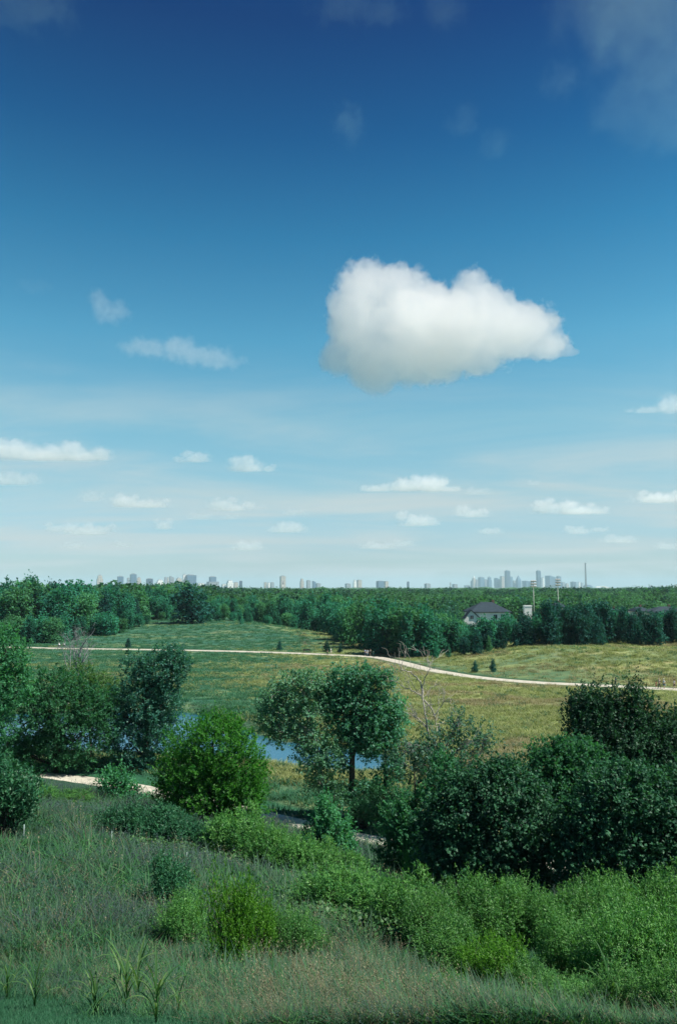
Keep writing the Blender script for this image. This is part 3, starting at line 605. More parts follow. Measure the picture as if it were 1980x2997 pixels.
bare_tree('dead_tree', 'thin pale leafless tree in front of the far trail at the left', 92, 225,
          [(0.16, [(228, 2080), (230, 1990), (232, 1930), (238, 1900), (252, 1872)]), (0.11, [(230, 1975), (218, 1930), (214, 1895)]), (0.10, [(231, 1960), (246, 1925), (262, 1890)]), (0.10, [(230, 1980), (222, 1940), (228, 1885)]), (0.09, [(231, 1990), (240, 1950), (258, 1915)])], 'bark_grey', 12, 32)
bare_tree('dead_tree', 'slender forked sapling almost without leaves at the far left', 90, 195,
          [(0.07, [(200, 2060), (206, 1960), (208, 1900), (216, 1868)]), (0.06, [(205, 1980), (190, 1930), (185, 1900)]), (0.05, [(207, 1915), (203, 1880)])], 'bark_grey', 5, 33)

# ================================================================== SCATTER TOOL (real instances on a point mesh)
def proto(me, name, coll):
    o = bpy.data.objects.new(name, me); coll.objects.link(o); return o
def scatter(name, pts, rot, scl, idx, coll, label):
    me = bpy.data.meshes.new(name); me.vertices.add(len(pts)); me.vertices.foreach_set('co', np.asarray(pts, np.float32).ravel())
    a = me.attributes.new('rot', 'FLOAT_VECTOR', 'POINT'); a.data.foreach_set('vector', np.asarray(rot, np.float32).ravel())
    a = me.attributes.new('scl', 'FLOAT_VECTOR', 'POINT'); a.data.foreach_set('vector', np.asarray(scl, np.float32).ravel())
    a = me.attributes.new('idx', 'INT', 'POINT'); a.data.foreach_set('value', np.asarray(idx, np.int32)); me.update()
    ob = mobj(name, me); tag(ob, label, kind='stuff')
    t = bpy.data.node_groups.new(name + '_scatter', 'GeometryNodeTree')
    t.interface.new_socket('Geometry', in_out='INPUT', socket_type='NodeSocketGeometry'); t.interface.new_socket('Geometry', in_out='OUTPUT', socket_type='NodeSocketGeometry')
    gi = t.nodes.new('NodeGroupInput'); go = t.nodes.new('NodeGroupOutput'); ip = t.nodes.new('GeometryNodeInstanceOnPoints'); ci = t.nodes.new('GeometryNodeCollectionInfo')
    ci.inputs['Collection'].default_value = coll; ci.inputs['Separate Children'].default_value = True; ci.inputs['Reset Children'].default_value = True
    def na(n, ty):
        q = t.nodes.new('GeometryNodeInputNamedAttribute'); q.data_type = ty; q.inputs['Name'].default_value = n; return q.outputs[0]
    k = t.links.new; k(gi.outputs[0], ip.inputs['Points']); k(ci.outputs[0], ip.inputs['Instance']); ip.inputs['Pick Instance'].default_value = True
    k(na('idx', 'INT'), ip.inputs['Instance Index']); k(na('rot', 'FLOAT_VECTOR'), ip.inputs['Rotation']); k(na('scl', 'FLOAT_VECTOR'), ip.inputs['Scale']); k(ip.outputs[0], go.inputs[0])
    md = ob.modifiers.new('scatter', 'NODES'); md.node_group = t; return ob

# ================================================================== WOODS BEHIND THE MEADOW
def far_crown(kind, seed, n_cl, per, leaf, mat):
    """unit tree: height 1, crown about 0.7 wide"""
    g = np.random.default_rng(seed); lobes = []
    if kind == 'broad':
        for q in range(7):
            a = g.random() * 6.28; r = 0.16 * g.random() ** 0.5 + 0.04; z = 0.42 + 0.36 * g.random(); s = 0.13 + 0.07 * g.random(); lobes.append([r * math.cos(a), r * math.sin(a), z, s, s, s * (0.75 + 0.3 * g.random())])
        lobes.append([0, 0, 0.62, 0.24, 0.24, 0.26]); lobes.append([0.05, 0, 0.33, 0.24, 0.24, 0.18]); lobes.append([-0.1, 0.08, 0.16, 0.24, 0.24, 0.14]); lobes.append([0.12, -0.06, 0.2, 0.22, 0.22, 0.16]); up, outw = 0.4, 0.7
    elif kind == 'tall':
        for q in range(8):
            a = g.random() * 6.28; z = 0.14 + 0.74 * q / 8; r = 0.12 * (1.1 - z); s = 0.15 * (1.25 - z) + 0.03; lobes.append([r * math.cos(a), r * math.sin(a), z, s, s, s * 1.1])
        lobes.append([0, 0, 0.85, 0.09, 0.09, 0.12]); up, outw = 0.8, 0.6
    else:                                                             # pine: tiers of flat boughs round a straight stem
        for q in range(11):
            z = 0.10 + 0.84 * q / 11; rr = 0.30 * (1 - z) ** 0.75 + 0.02
            for w_ in range(3):
                a = g.random() * 6.28; lobes.append([rr * 0.55 * math.cos(a), rr * 0.55 * math.sin(a), z + 0.02 * g.normal(), rr * 0.55, rr * 0.55, 0.05])
        lobes.append([0, 0, 0.95, 0.03, 0.03, 0.06]); up, outw = 0.25, 0.9
    V, tone, C = crown(np.array(lobes), n_cl, per, leaf, g, shoot=leaf * 1.6, up=up, outw=outw, shell=0.6, aspect=0.75, spread=leaf * 0.8, rough=0.2, tonevar=0.3)
    return leaf_mesh('crown', V, M[mat], g, tone)
def far_trunk(seed, mat='bark'):
    g = np.random.default_rng(seed); w_ = Wood(); w_.limb(np.array([[0, 0, -0.02], [0.004, 0.0, 0.25], [-0.006, 0.004, 0.55], [0, 0, 0.8]]), [0.022, 0.016, 0.011, 0.004], 6)
    for q in range(5):
        a = g.random() * 6.28; z = 0.28 + 0.08 * q; w_.limb(bend((0, 0, z), (0.2 * math.cos(a), 0.2 * math.sin(a), z + 0.2), 4, g), np.linspace(0.008, 0.003, 4), 5)
    return w_.mesh('trunk', M[mat])
FT = {('broad', m, k): far_crown('broad', 100 + 7 * k + (m == 'far_b'), 420, 8, 0.052, m) for m in ('far_a', 'far_b') for k in range(3)}
FT.update({('tall', m, k): far_crown('tall', 200 + 7 * k + (m == 'far_b'), 380, 8, 0.046, m) for m in ('far_a', 'far_b') for k in range(2)})
FT.update({('pine', 'far_pine', k): far_crown('pine', 300 + k, 460, 8, 0.042, 'far_pine') for k in range(3)})
FT.update({('tall', 'far_pine', k): far_crown('tall', 320 + k, 380, 8, 0.046, 'far_pine') for k in range(2)}); FT.update({('broad', 'far_pine', k): far_crown('broad', 330 + k, 420, 8, 0.052, 'far_pine') for k in range(2)})
TRUNKS = [far_trunk(s) for s in range(3)]
gt = np.random.default_rng(99)
def far_tree(name, label, group, x, y, h, wdt, kind, mat, z=None):
    ks = [k for k in FT if k[0] == kind and k[1] == mat]; me = FT[ks[gt.integers(len(ks))]]
    r = empty(name, (x, y, Hs(x, y) - 0.1 if z is None else z), gt.random() * 6.28); tag(r, label, 'tree', group); r.scale = (wdt, wdt, h)
    mobj('trunk', TRUNKS[gt.integers(3)], r); mobj('crown', me, r); return r
def band(n, pxa, pxb, fy, depth, fh, kinds, label, group, wr=(0.75, 1.1), jit=0.5):
    """n trees over a picture span, at distance fy(px) + random depth, height from the wanted top line"""
    for q in range(n):
        px = pxa + (pxb - pxa) * (q + gt.random()) / n; dd = depth * gt.random() ** 1.3; Y = fy(px) + dd
        x = at(px, 1800, Y)[0]; top = at(px, fh(px) + 9 * gt.normal() + (10 if dd < depth * 0.25 else 0), Y)[2]; z0 = Hs(x, Y); h = max(4.0, top - z0)
        kd, mt, nm = kinds[gt.integers(len(kinds))]
        LK = {('broad', 'far_a'): 'round dark ', ('broad', 'far_b'): 'round pale-green ', ('tall', 'far_a'): 'narrow dark ', ('tall', 'far_b'): 'narrow pale-green ', ('pine', 'far_pine'): '', ('tall', 'far_pine'): 'narrow ', ('broad', 'far_pine'): 'round '}[(kd, mt)]
        far_tree(nm, ('tall ' if kd == 'pine' and h > 13 else LK) + label[nm], group, x, Y, h, h * (wr[0] + (wr[1] - wr[0]) * gt.random()) * (1 if kd != 'pine' else 0.9), kd, mt)
BR = [('broad', 'far_a', 'broadleaf_tree'), ('broad', 'far_a', 'broadleaf_tree'), ('broad', 'far_b', 'broadleaf_tree'), ('tall', 'far_a', 'broadleaf_tree')]
PN = [('pine', 'far_pine', 'pine_tree'), ('pine', 'far_pine', 'pine_tree'), ('tall', 'far_pine', 'broadleaf_tree'), ('broad', 'far_a', 'broadleaf_tree'), ('broad', 'far_pine', 'broadleaf_tree')]
ip = lambda xs, ys: (lambda p: float(np.interp(p, xs, ys)))
band(58, -70, 470, ip([-70, 150, 330, 470], [262, 262, 285, 325]), 60, ip([-70, 60, 200, 300, 400, 470], [1705, 1703, 1707, 1714, 1725, 1731]), BR + PN[:1],
     {'broadleaf_tree': 'leafy tree in the tall wood behind the left end of the far trail', 'pine_tree': 'dark pine in the tall wood behind the left end of the far trail'}, 'left wood beyond the far trail')
band(22, -70, 440, ip([-70, 150, 330, 440], [250, 252, 268, 300]), 12, ip([-70, 440], [1800, 1790]), BR,
     {'broadleaf_tree': 'low leafy tree at the foot of the tall left wood'}, 'low trees edging the left wood', (0.9, 1.3))
band(60, 440, 1010, ip([440, 620, 800, 950, 1010], [330, 328, 325, 305, 290]), 70, ip([440, 560, 700, 850, 1010], [1735, 1745, 1752, 1748, 1752]), BR,
     {'broadleaf_tree': 'leafy tree in the wood along the top of the far meadow'}, 'middle wood above the far meadow')
band(16, 470, 980, ip([470, 980], [318, 312]), 8, ip([470, 980], [1792, 1797]), BR, {'broadleaf_tree': 'low leafy tree at the upper edge of the far meadow'}, 'low trees edging the far meadow', (0.9, 1.3))
band(55, 960, 1380, ip([960, 1060, 1150, 1250, 1380], [270, 225, 204, 199, 203]), 55, ip([960, 1100, 1250, 1330, 1380], [1762, 1762, 1775, 1805, 1845]), BR,
     {'broadleaf_tree': 'leafy tree in the dark wood between the meadow and the white house'}, 'dark wood left of the white house')
band(84, 1355, 2060, ip([1375, 1560, 2060], [191, 193, 189]), 32, ip([1340, 1400, 1500, 1620, 1760, 1860, 2060], [1845, 1823, 1803, 1770, 1766, 1786, 1780]), PN,
     {'broadleaf_tree': 'dark leafy tree among the pines behind the right meadow', 'pine_tree': 'dark pine standing in the row behind the right meadow'}, 'dark tree row behind the right meadow')
o = far_tree('oak_tree', 'round very dark oak standing above the wood below the left city buildings', None, at(560, 1750, 306)[0], 306, at(560, 1707, 306)[2] - 4, 21, 'broad', 'far_pine' if ('broad', 'far_pine', 0) in FT else 'far_a')
# ---- young trees and conifers standing apart
SOLO = [(1347, 1912, 36, 'tall', 'far_b', 'young bright green tree, leftmost of three in front of the dark wood'), (1388, 1914, 42, 'tall', 'far_a', 'young grey-green tree, middle of three in front of the dark wood'),
        (1430, 1908, 46, 'tall', 'far_b', 'young spreading bright green tree, rightmost of three in front of the dark wood'), (1275, 1928, 50, 'tall', 'far_a', 'young dark tree at the low corner of the dark wood'),
        (1310, 1925, 42, 'tall', 'far_a', 'young tree between the wood corner and the bright young tree'),
        (1388, 1968, 36, 'pine', 'far_pine', 'small dark conifer by the bend of the far trail, left of a pair'), (1441, 1966, 38, 'pine', 'far_pine', 'small dark conifer by the bend of the far trail, right of a pair'),
        (955, 1908, 36, 'pine', 'far_pine', 'small conifer beside two walkers on the far trail'), (994, 1911, 28, 'pine', 'far_pine', 'small conifer right of the two walkers on the far trail'),
        (818, 1903, 30, 'pine', 'far_pine', 'small conifer left of the park bench on the far slope'), (375, 1896, 30, 'pine', 'far_pine', 'thin small conifer on the far slope near the cyclists'),
        (704, 1826, 40, 'tall', 'far_a', 'small pointed tree at the crest of the far meadow')]
for px, py, hp, kd, mt, lab in SOLO:
    p = hit(px, py); hh = hp * np.linalg.norm(p - CAM) / FPX; far_tree('young_tree' if kd == 'tall' else 'conifer', lab, None, p[0], p[1], hh, hh * (0.75 if kd == 'tall' else 0.95), kd, mt)
# ---- the wood that runs on to the horizon: one mass
M['canopy_a'] = leafmat('canopy_a', (0.013, 0.072, 0.052), (0.032, 0.115, 0.070), 0.35, 0.65, 0.1, 0.4); M['canopy_b'] = leafmat('canopy_b', (0.034, 0.128, 0.062), (0.066, 0.178, 0.080), 0.4, 0.65, 0.1, 0.35)
fc = bpy.data.collections.new('far_wood_trees'); names = []
for k in range(6):
    me = far_crown('broad', 400 + k, 70, 6, 0.11, 'canopy_b' if k % 2 else 'canopy_a'); proto(me, f'wood_tree_{k}', fc)
n = 17000; g = np.random.default_rng(5); th = R(30) * (2 * g.random(n) - 1); d = 400 * (2600 / 400) ** (g.random(n) ** 0.75)
d = np.maximum(d, 395 - 120 * sstep(0.08, 0.16, th)); X, Y = d * np.sin(th), d * np.cos(th)
hh = (6.5 + 9.0 * g.random(n) ** 1.5) * (0.72 + 0.6 * fbm(X * 0.02 + 7, Y * 0.01 + 3, 3)) * (1 - 0.25 * sstep(900, 400, d) * (th > -0.2)) * (1 + 0.12 * np.sin(X * 0.011 + Y * 0.004)); hh = np.where(th < R(-9), hh * 1.2, hh); hh = np.where(g.random(n) < 0.05, np.minimum(hh * 1.4, 15.5), hh); ww = hh * (0.95 + 0.4 * g.random(n))
patch = fbm(X * 0.012, Y * 0.006, 3); idx = 2 * g.integers(0, 3, n) + (patch + 0.15 * g.normal(size=n) > 0.44)
scatter('forest', np.c_[X, Y, np.full(n, -0.2)], np.c_[np.zeros(n), np.zeros(n), g.random(n) * 6.28], np.c_[ww, ww, hh], idx, fc, 'green treetops of the wood stretching to the horizon')
# far canopy beyond: bumpy sheet of treetops
ths2 = np.radians(np.arange(-34, 34.01, 0.22)); rs2 = 2300 * (24500 / 2300) ** np.linspace(0, 1, 90); TH2, RR2 = np.meshgrid(ths2, rs2)
x2, y2 = RR2 * np.sin(TH2), RR2 * np.cos(TH2); z2 = 6.5 + 15.0 * vnoise(x2 * 0.016, y2 * 0.004) ** 2 * (0.4 + 0.9 * vnoise(x2 * 0.003 + 9, y2 * 0.001)); z2[0] = 0
a_, b_ = np.meshgrid(np.arange(len(rs2) - 1), np.arange(len(ths2) - 1), indexing='ij'); nn = len(ths2)
F = np.stack([a_ * nn + b_, (a_ + 1) * nn + b_, (a_ + 1) * nn + b_ + 1, a_ * nn + b_ + 1], -1).reshape(-1, 4)[:, ::-1]
tag(mobj('far_woods', npmesh('far_woods', np.c_[x2.ravel(), y2.ravel(), z2.ravel()], F, plain('far_canopy', (0.050, 0.120, 0.062), 0.95, 0.05, 0.5, 0.02), True)), 'distant hazy line of woods on the horizon', kind='stuff')

# ================================================================== BUSHES
def bush_mesh(seed, mat, n_cl, leaf, style='upright'):
    """unit bush: about 1 wide, 1 tall; many upright leafy shoots"""
    g = np.random.default_rng(seed); lobes = [[0, 0, 0.42, 0.36, 0.36, 0.40]]
    for q in range(7):
        a = q * 0.9 + g.random(); r = 0.22 + 0.1 * g.random(); s = 0.16 + 0.08 * g.random(); lobes.append([r * math.cos(a), r * math.sin(a), 0.30 + 0.36 * g.random(), s, s, s * 1.35])
    V, tone, C = crown(np.array(lobes), n_cl, 16, leaf, g, shoot=0.17, up=1.5, outw=0.45, shell=0.6, aspect=0.34, spread=0.020, rough=0.2, tonevar=0.4)
    w_ = Wood()
    for c in C[g.choice(len(C), 26, False)]: w_.limb(bend((0.04 * g.normal(), 0.04 * g.normal(), -0.05), c, 5, g, 0.05), np.linspace(0.012, 0.004, 5), 4)
    V[:, 2] = np.maximum(V[:, 2], -0.03)
    return leaf_mesh('foliage', V, M[mat], g, tone), w_.mesh('stems', M['bark'])
BU = {'near': [bush_mesh(s, 'bush', 900, 0.034) for s in (1, 2, 3)], 'bright': [bush_mesh(s, 'bush_bright', 620, 0.042) for s in (4, 5)], 'dark': [bush_mesh(s, 'bush_dark', 620, 0.05) for s in (6, 7)], 'mid': [bush_mesh(s, 'bush', 620, 0.046) for s in (8, 9)]}
gb = np.random.default_rng(77); BUSHES = []
def bush(px, py, wp, hp, kind, label, group=None):
    p = hit(px, py); s = np.linalg.norm(p - CAM) / FPX; f, st = BU[kind][gb.integers(len(BU[kind]))]
    r = empty('bush', (p[0], p[1], Hs(p[0], p[1]) - 0.05), gb.random() * 6.28); wd = wp * s * 1.2; r.scale = (wd, wd, hp * s * 1.16); BUSHES.append((p[0], p[1], wd))
    tag(r, label, 'bush', group); mobj('stems', st, r); mobj('foliage', f, r); return r
ORD = ['leftmost', 'second from the left', 'third from the left', 'fourth from the left', 'fifth from the left', 'sixth from the left', 'seventh from the left', 'eighth from the left', 'ninth from the left', 'tenth from the left', 'eleventh from the left', 'twelfth from the left']
def row(lst, kind, lab, grp):
    for q, a in enumerate(sorted(lst)): bush(*a, kind, lab + ', ' + ORD[q], grp)
G1 = 'dark bushes below the bright round tree'; L1 = 'dark green bush in the row below the bright round tree'
row([(350, 2462, 110, 86), (425, 2477, 115, 93), (515, 2497, 125, 90), (600, 2512, 120, 86), (470, 2452, 100, 67)], 'dark', L1, G1)
G2 = 'bushes beside the near trail'; L2 = 'mid-green feathery bush in the clump below the near trail'
row([(690, 2535, 140, 123), (770, 2565, 140, 123), (845, 2585, 120, 106), (925, 2575, 110, 82), (1010, 2605, 130, 90)], 'mid', L2, G2)
G3 = 'bushes left of the thicket'; L3 = 'green bush in the rising clump left of the right-hand thicket'
row([(930, 2690, 140, 105), (1015, 2705, 150, 120), (1100, 2735, 150, 130), (1185, 2770, 150, 150)], 'mid', L3, G3)
bush(1232, 2650, 75, 130, 'near', 'narrow upright grey-green bush in front of the dark glossy tree')
bush(975, 2655, 80, 80, 'bright', 'small yellow-green bush on the edge of the slope')
G4 = 'bushes in the right-hand thicket'; L4 = 'tall green bush in the dense thicket at the lower right'
T4 = [(1270, 2800, 150, 145), (1360, 2790, 170, 160), (1450, 2790, 170, 165), (1535, 2790, 150, 150), (1640, 2800, 140, 145), (1720, 2800, 150, 165), (1810, 2800, 160, 175), (1900, 2800, 150, 165), (1985, 2810, 150, 180),
      (1310, 2880, 170, 140), (1650, 2890, 150, 165), (1745, 2905, 160, 150), (1845, 2920, 180, 190), (1955, 2920, 170, 185)]
row([a for a in T4 if a[1] < 2850], 'near', 'tall green bush in the back row of the right thicket', G4); row([a for a in T4 if a[1] >= 2850], 'near', 'green bush in the front row of the right thicket', G4)
G5 = 'low bushes at the front of the thicket'; L5 = 'low green bush at the front edge of the lower right thicket'
row([(1560, 2925, 120, 80), (1640, 2985, 150, 90), (1750, 3000, 160, 100), (1880, 3010, 180, 120), (1990, 3020, 150, 140), (1500, 2985, 120, 60), (1290, 2935, 110, 70)], 'near', L5, G5)
bush(1405, 2905, 110, 125, 'bright', 'vivid green bush at the foot of the thicket, left of its twin'); bush(1485, 2915, 115, 125, 'bright', 'vivid green bush at the foot of the thicket, right of its twin')
bush(500, 2680, 100, 130, 'dark', 'rounded dark shrub alone on the grass slope below the white posts')
bush(400, 2630, 60, 50, 'dark', 'small dark shrub on the grass slope left of the rounded shrub')
bush(535, 2780, 130, 125, 'near', 'low leafy shrub on the slope left of the yellow-green shrub')
bush(675, 2865, 120, 235, 'bright', 'tall yellow-green shrub in the middle of the grass slope'); bush(745, 2855, 100, 190, 'bright', 'yellow-green shrub joined to the right of the tall one on the slope')
bush(860, 2845, 150, 150, 'near', 'wide green shrub right of the yellow-green shrubs on the slope')
bush(15, 2450, 170, 170, 'dark', 'dark bush cut off by the left edge of the picture, below the trail')
bush(1062, 2425, 90, 80, 'dark', 'dark bush at the foot of the straight dark trunk in the middle'); bush(1125, 2420, 100, 95, 'dark', 'dark bush right of the straight dark trunk, beside the near trail')
bush(110, 2362, 100, 52, 'mid', 'low scrubby bush in front of the trail at the far left'); bush(215, 2365, 90, 38, 'mid', 'low scrubby bush just left of the loose small tree')

# ================================================================== GRASS
def blades(n, g, h, lean, wd, seg=3, spread=0.12, curl=0.5):
    V = []; F4 = []; F3 = []; tone = []; c = 0
    for q in range(n):
        b = np.array([g.normal() * spread, g.normal() * spread, -0.03]); a = g.random() * 6.28; d = np.array([math.cos(a), math.sin(a), 0.0]); s = np.array([-d[1], d[0], 0.0])
        hh = h * (0.55 + 0.6 * g.random()); le = lean * (0.4 + 1.0 * g.random()); w_ = wd * (0.7 + 0.6 * g.random()); tn = g.random()
        for k in range(seg):
            t = k / seg; p = b + np.array([0, 0, hh * (t - curl * le * t ** 3 * 0.5)]) + d * le * hh * t ** 1.8; V += [p - s * w_ * (1 - 0.6 * t), p + s * w_ * (1 - 0.6 * t)]
        V.append(b + np.array([0, 0, hh * (1 - curl * le * 0.5)]) + d * le * hh); tone += [tn] * (2 * seg + 1)
        for k in range(seg - 1): F4.append((c + 2 * k, c + 2 * k + 1, c + 2 * k + 3, c + 2 * k + 2))
        F3.append((c + 2 * seg - 2, c + 2 * seg - 1, c + 2 * seg)); c += 2 * seg + 1
    return np.array(V), [np.array(F4), np.array(F3)], np.array(tone)
def tuft(name, n, h, lean, wd, mat, seed, spread=0.12, heads=0, curl=0.5):
    g = np.random.default_rng(seed); V, F, tone = blades(n, g, h, lean, wd, 3, spread, curl)
    if heads:                                                        # seed heads: small slanting spikelets at the tops
        tips = V[6::7][:heads]; m = 5; P = (tips[:, None] - np.array([0, 0, 1.0]) * (np.arange(m) * 0.035 * h)[None, :, None] + 0.012 * g.normal(size=(len(tips), m, 3))).reshape(-1, 3)
        A = np.array([0, 0, 1.0]) + 0.9 * g.normal(size=P.shape); q = leaf_quads(P, A, g.normal(size=P.shape), np.full(len(P), 0.06 * h), np.full(len(P), 0.020 * h)); o_ = len(V)
        V = np.vstack([V, q]); F = [np.vstack([F[0], np.arange(len(q)).reshape(-1, 4) + o_]), F[1]]; tone = np.concatenate([tone, np.full(len(q), 0.95)])
    return npmesh(name, V, F, M[mat], False, {'tone': tone})
M['grass_green'] = leafmat('grass_green', (0.013, 0.071, 0.034), (0.035, 0.129, 0.061), 0.34, 0.55, 0.2, 0.25)
M['grass_light'] = leafmat('grass_light', (0.025, 0.110, 0.034), (0.098, 0.235, 0.076), 0.36, 0.55, 0.2, 0.25)
M['grass_olive'] = leafmat('grass_olive', (0.020, 0.068, 0.039), (0.055, 0.114, 0.068), 0.3, 0.6, 0.15, 0.25)
M['grass_tan'] = leafmat('grass_tan', (0.090, 0.083, 0.054), (0.222, 0.211, 0.136), 0.25, 0.7, 0.1, 0.25)
M['grass_mauve'] = leafmat('grass_mauve', (0.027, 0.058, 0.060), (0.068, 0.103, 0.106), 0.25, 0.7, 0.1, 0.25)
M['mead_green'] = leafmat('meadow_green', (0.031, 0.116, 0.065), (0.057, 0.166, 0.088), 0.3, 0.7, 0.1, 0.25)
M['mead_dry'] = leafmat('meadow_dry', (0.184, 0.222, 0.089), (0.276, 0.308, 0.137), 0.3, 0.7, 0.1, 0.25)
M['mead_rust'] = leafmat('meadow_rust', (0.198, 0.178, 0.095), (0.264, 0.248, 0.145), 0.3, 0.7, 0.1, 0.25)
gc = bpy.data.collections.new('grass_tufts')
for k, a in enumerate([('grass_green', 16, 0.62, 0.75, 0.014, 0), ('grass_light', 12, 0.72, 0.65, 0.014, 0), ('grass_olive', 15, 0.72, 0.60, 0.011, 3), ('grass_green', 16, 0.55, 0.85, 0.013, 0),
                       ('grass_mauve', 24, 0.85, 0.50, 0.005, 14), ('grass_mauve', 24, 0.78, 0.65, 0.005, 12), ('grass_tan', 16, 0.85, 0.95, 0.005, 5), ('grass_tan', 14, 0.7, 1.25, 0.005, 0)]):
    proto(tuft('tuft', a[1], a[2], a[3], a[4], a[0], 500 + k, 0.13, a[5]), f'tuft_{k}', gc)
n = 50000; g = np.random.default_rng(21); th = R(29) * (2 * g.random(n) - 1); d = 8.5 + 60 * g.random(n) ** 1.6; X, Y = d * np.sin(th), d * np.cos(th)
bf = np.min([np.hypot(X - b[0], Y - b[1] + 0.15 * b[2]) / b[2] for b in BUSHES], axis=0); t = Y + 0.7 * X * sstep(14, 50, Y); ok = (bf > 0.38) &  (t < 59 + 3 * g.random(n)) & (dist_line(X, Y, NEAR_LINE) > 2.2) & ~((Y < LB(X) + 0.35 * g.normal(size=n)))
X, Y, d, bf = X[ok], Y[ok], d[ok], bf[ok]; n = len(X); Z = H(X, Y); pa = fbm(X * 0.16 + 2, Y * 0.16 + 6, 3) + 0.10 * g.normal(size=n); pb = fbm(X * 0.22 + 50, Y * 0.11 + 20, 3) + 0.10 * g.normal(size=n)
idx = g.integers(0, 4, n); mau = (pa > 0.63 + 0.3 * sstep(0.0, 2.0, X) * sstep(24, 18, Y) - 0.07 * sstep(-4, -14, X) * sstep(18, 30, Y)) ; idx = np.where(mau & (g.random(n) < 0.3), g.integers(4, 6, n), idx); idx = np.where((pb > 0.68) & (Y < 24) & (X < 3.5) & (g.random(n) < 0.22), g.integers(6, 8, n), idx); idx = np.where(g.random(n) < np.where((Y < 30) & (X < 4), 0.085, 0.03), g.integers(6, 8, n), idx)
s = (0.75 + 0.6 * g.random(n)) * np.where(d > 30, 1.15, 1.0) * (0.55 + 0.45 * sstep(0.38, 1.0, bf)) * (0.45 + 0.55 * sstep(0, 5.0, Y - LB(X))) * np.where(d < 22, 0.72, 1.0) * (1 - 0.52 * sstep(0.5, 3.5, X) * sstep(27, 19, Y))
rot = np.c_[0.12 * g.normal(size=n), 0.14 * g.normal(size=n) + 0.30, g.normal(size=n) * 0.8]
scatter('tall_grass', np.c_[X, Y, Z], rot, np.c_[s * np.where(d > 30, 1.5, 1.1), s * np.where(d > 30, 1.5, 1.1), s], idx, gc, 'tall wild grass, green and dry, covering the near slope')
# short mown turf in the corner
lc = bpy.data.collections.new('lawn_tufts')
for k in range(2): proto(tuft('lawn_tuft', 30, 0.07, 0.8, 0.0035, 'grass_green', 540 + k, 0.06), f'lawn_tuft_{k}', lc)
n = 30000; X = -9.5 + 10 * g.random(n); Y = 8.5 + 11 * g.random(n); ok = Y < LB(X) + 0.3 + 0.25 * g.normal(size=n); X, Y = X[ok], Y[ok]; n = len(X); s = 0.7 + 0.7 * g.random(n)
scatter('lawn_grass', np.c_[X, Y, H(X, Y)], np.c_[np.zeros(n), np.zeros(n), g.random(n) * 6.28], np.c_[s, s, s], g.integers(0, 2, n), lc, 'short mown turf in the lower left corner')
# meadow
mc = bpy.data.collections.new('meadow_tufts')
for k, a in enumerate([('mead_green', .55), ('mead_green', .75), ('mead_dry', .6), ('mead_dry', .75), ('mead_rust', .6), ('grass_green', .8)]): proto(tuft('tuft', 26, a[1], 0.7, 0.022, a[0], 560 + k, 0.32), f'meadow_tuft_{k}', mc)
n = 85000; th = R(29) * (2 * g.random(n) - 1); d = 66 * (335 / 66) ** (g.random(n) ** 0.85); X, Y = d * np.sin(th), d * np.cos(th); zz = zone(X, Y); sd = pond_sd(X, Y); py = np.interp(X, FPX_X, FPX_Y)
ok = (sd > 0.6) & (dist_line(X, Y, FAR_LINE) > 2.6) & (dist_line(X, Y, NEAR_LINE) > 4.6) & (zz['hill'] < 0.5) & ((zz['mown'] < 0.3) | (g.random(n) < 0.25)) & (vnoise(X * 0.25, Y * 0.4) + 0.35 * g.normal(size=n) > 0.25)
X, Y, d = X[ok], Y[ok], d[ok]; dry = zz['dry'][ok]; n = len(X); v = dry + 0.9 * (fbm(X * 0.035, Y * 0.10, 4) - 0.5) + 0.16 * g.normal(size=n)
idx = np.where(v > 0.42, g.integers(2, 4, n), g.integers(0, 2, n)); idx = np.where((v > 0.6) & (fbm(X * 0.09 + 4, Y * 0.09, 2) > 0.6), 4, idx); idx = np.where(g.random(n) < 0.06, 5, idx); s = 0.55 + 0.6 * g.random(n)
scatter('meadow_grass', np.c_[X, Y, H(X, Y)], np.c_[np.zeros(n), np.zeros(n), g.random(n) * 6.28], np.c_[s * 1.5, s * 1.5, s * 0.8], idx, mc, 'tufted meadow grass, yellow and green, beyond the pond')

# ================================================================== CITY ON THE HORIZON
def facade(name, wall, glass, floor_h=4.0, bay=5.0, share=0.5):
    """wall with rows of window bands, procedural: too far for single windows"""
    m, N, K = nodemat(name); o = N('ShaderNodeOutputMaterial'); tc = N('ShaderNodeTexCoord'); sp = N('ShaderNodeSeparateXYZ'); K(tc.outputs['Object'], sp.inputs[0])
    def frac(s, d):
        a = N('ShaderNodeMath', operation='DIVIDE'); K(s, a.inputs[0]); a.inputs[1].default_value = d; f = N('ShaderNodeMath', operation='FRACT'); K(a.outputs[0], f.inputs[0])
        c_ = N('ShaderNodeMath', operation='LESS_THAN'); K(f.outputs[0], c_.inputs[0]); c_.inputs[1].default_value = share; return c_.outputs[0]
    xy = N('ShaderNodeMath', operation='ADD'); K(sp.outputs[0], xy.inputs[0]); K(sp.outputs[1], xy.inputs[1])
    b = N('ShaderNodeMath', operation='MULTIPLY'); K(frac(sp.outputs[2], floor_h * 4), b.inputs[0]); K(frac(xy.outputs[0], bay * 4), b.inputs[1])
    mx = N('ShaderNodeMix', data_type='RGBA'); mx.inputs[6].default_value = c4(wall); mx.inputs[7].default_value = c4(glass); K(b.outputs[0], mx.inputs[0])
    p = N('ShaderNodeBsdfPrincipled', i={'Roughness': 0.45, 'Specular IOR Level': 0.4}); K(mx.outputs[2], p.inputs['Base Color']); K(p.outputs[0], o.inputs[0]); return m
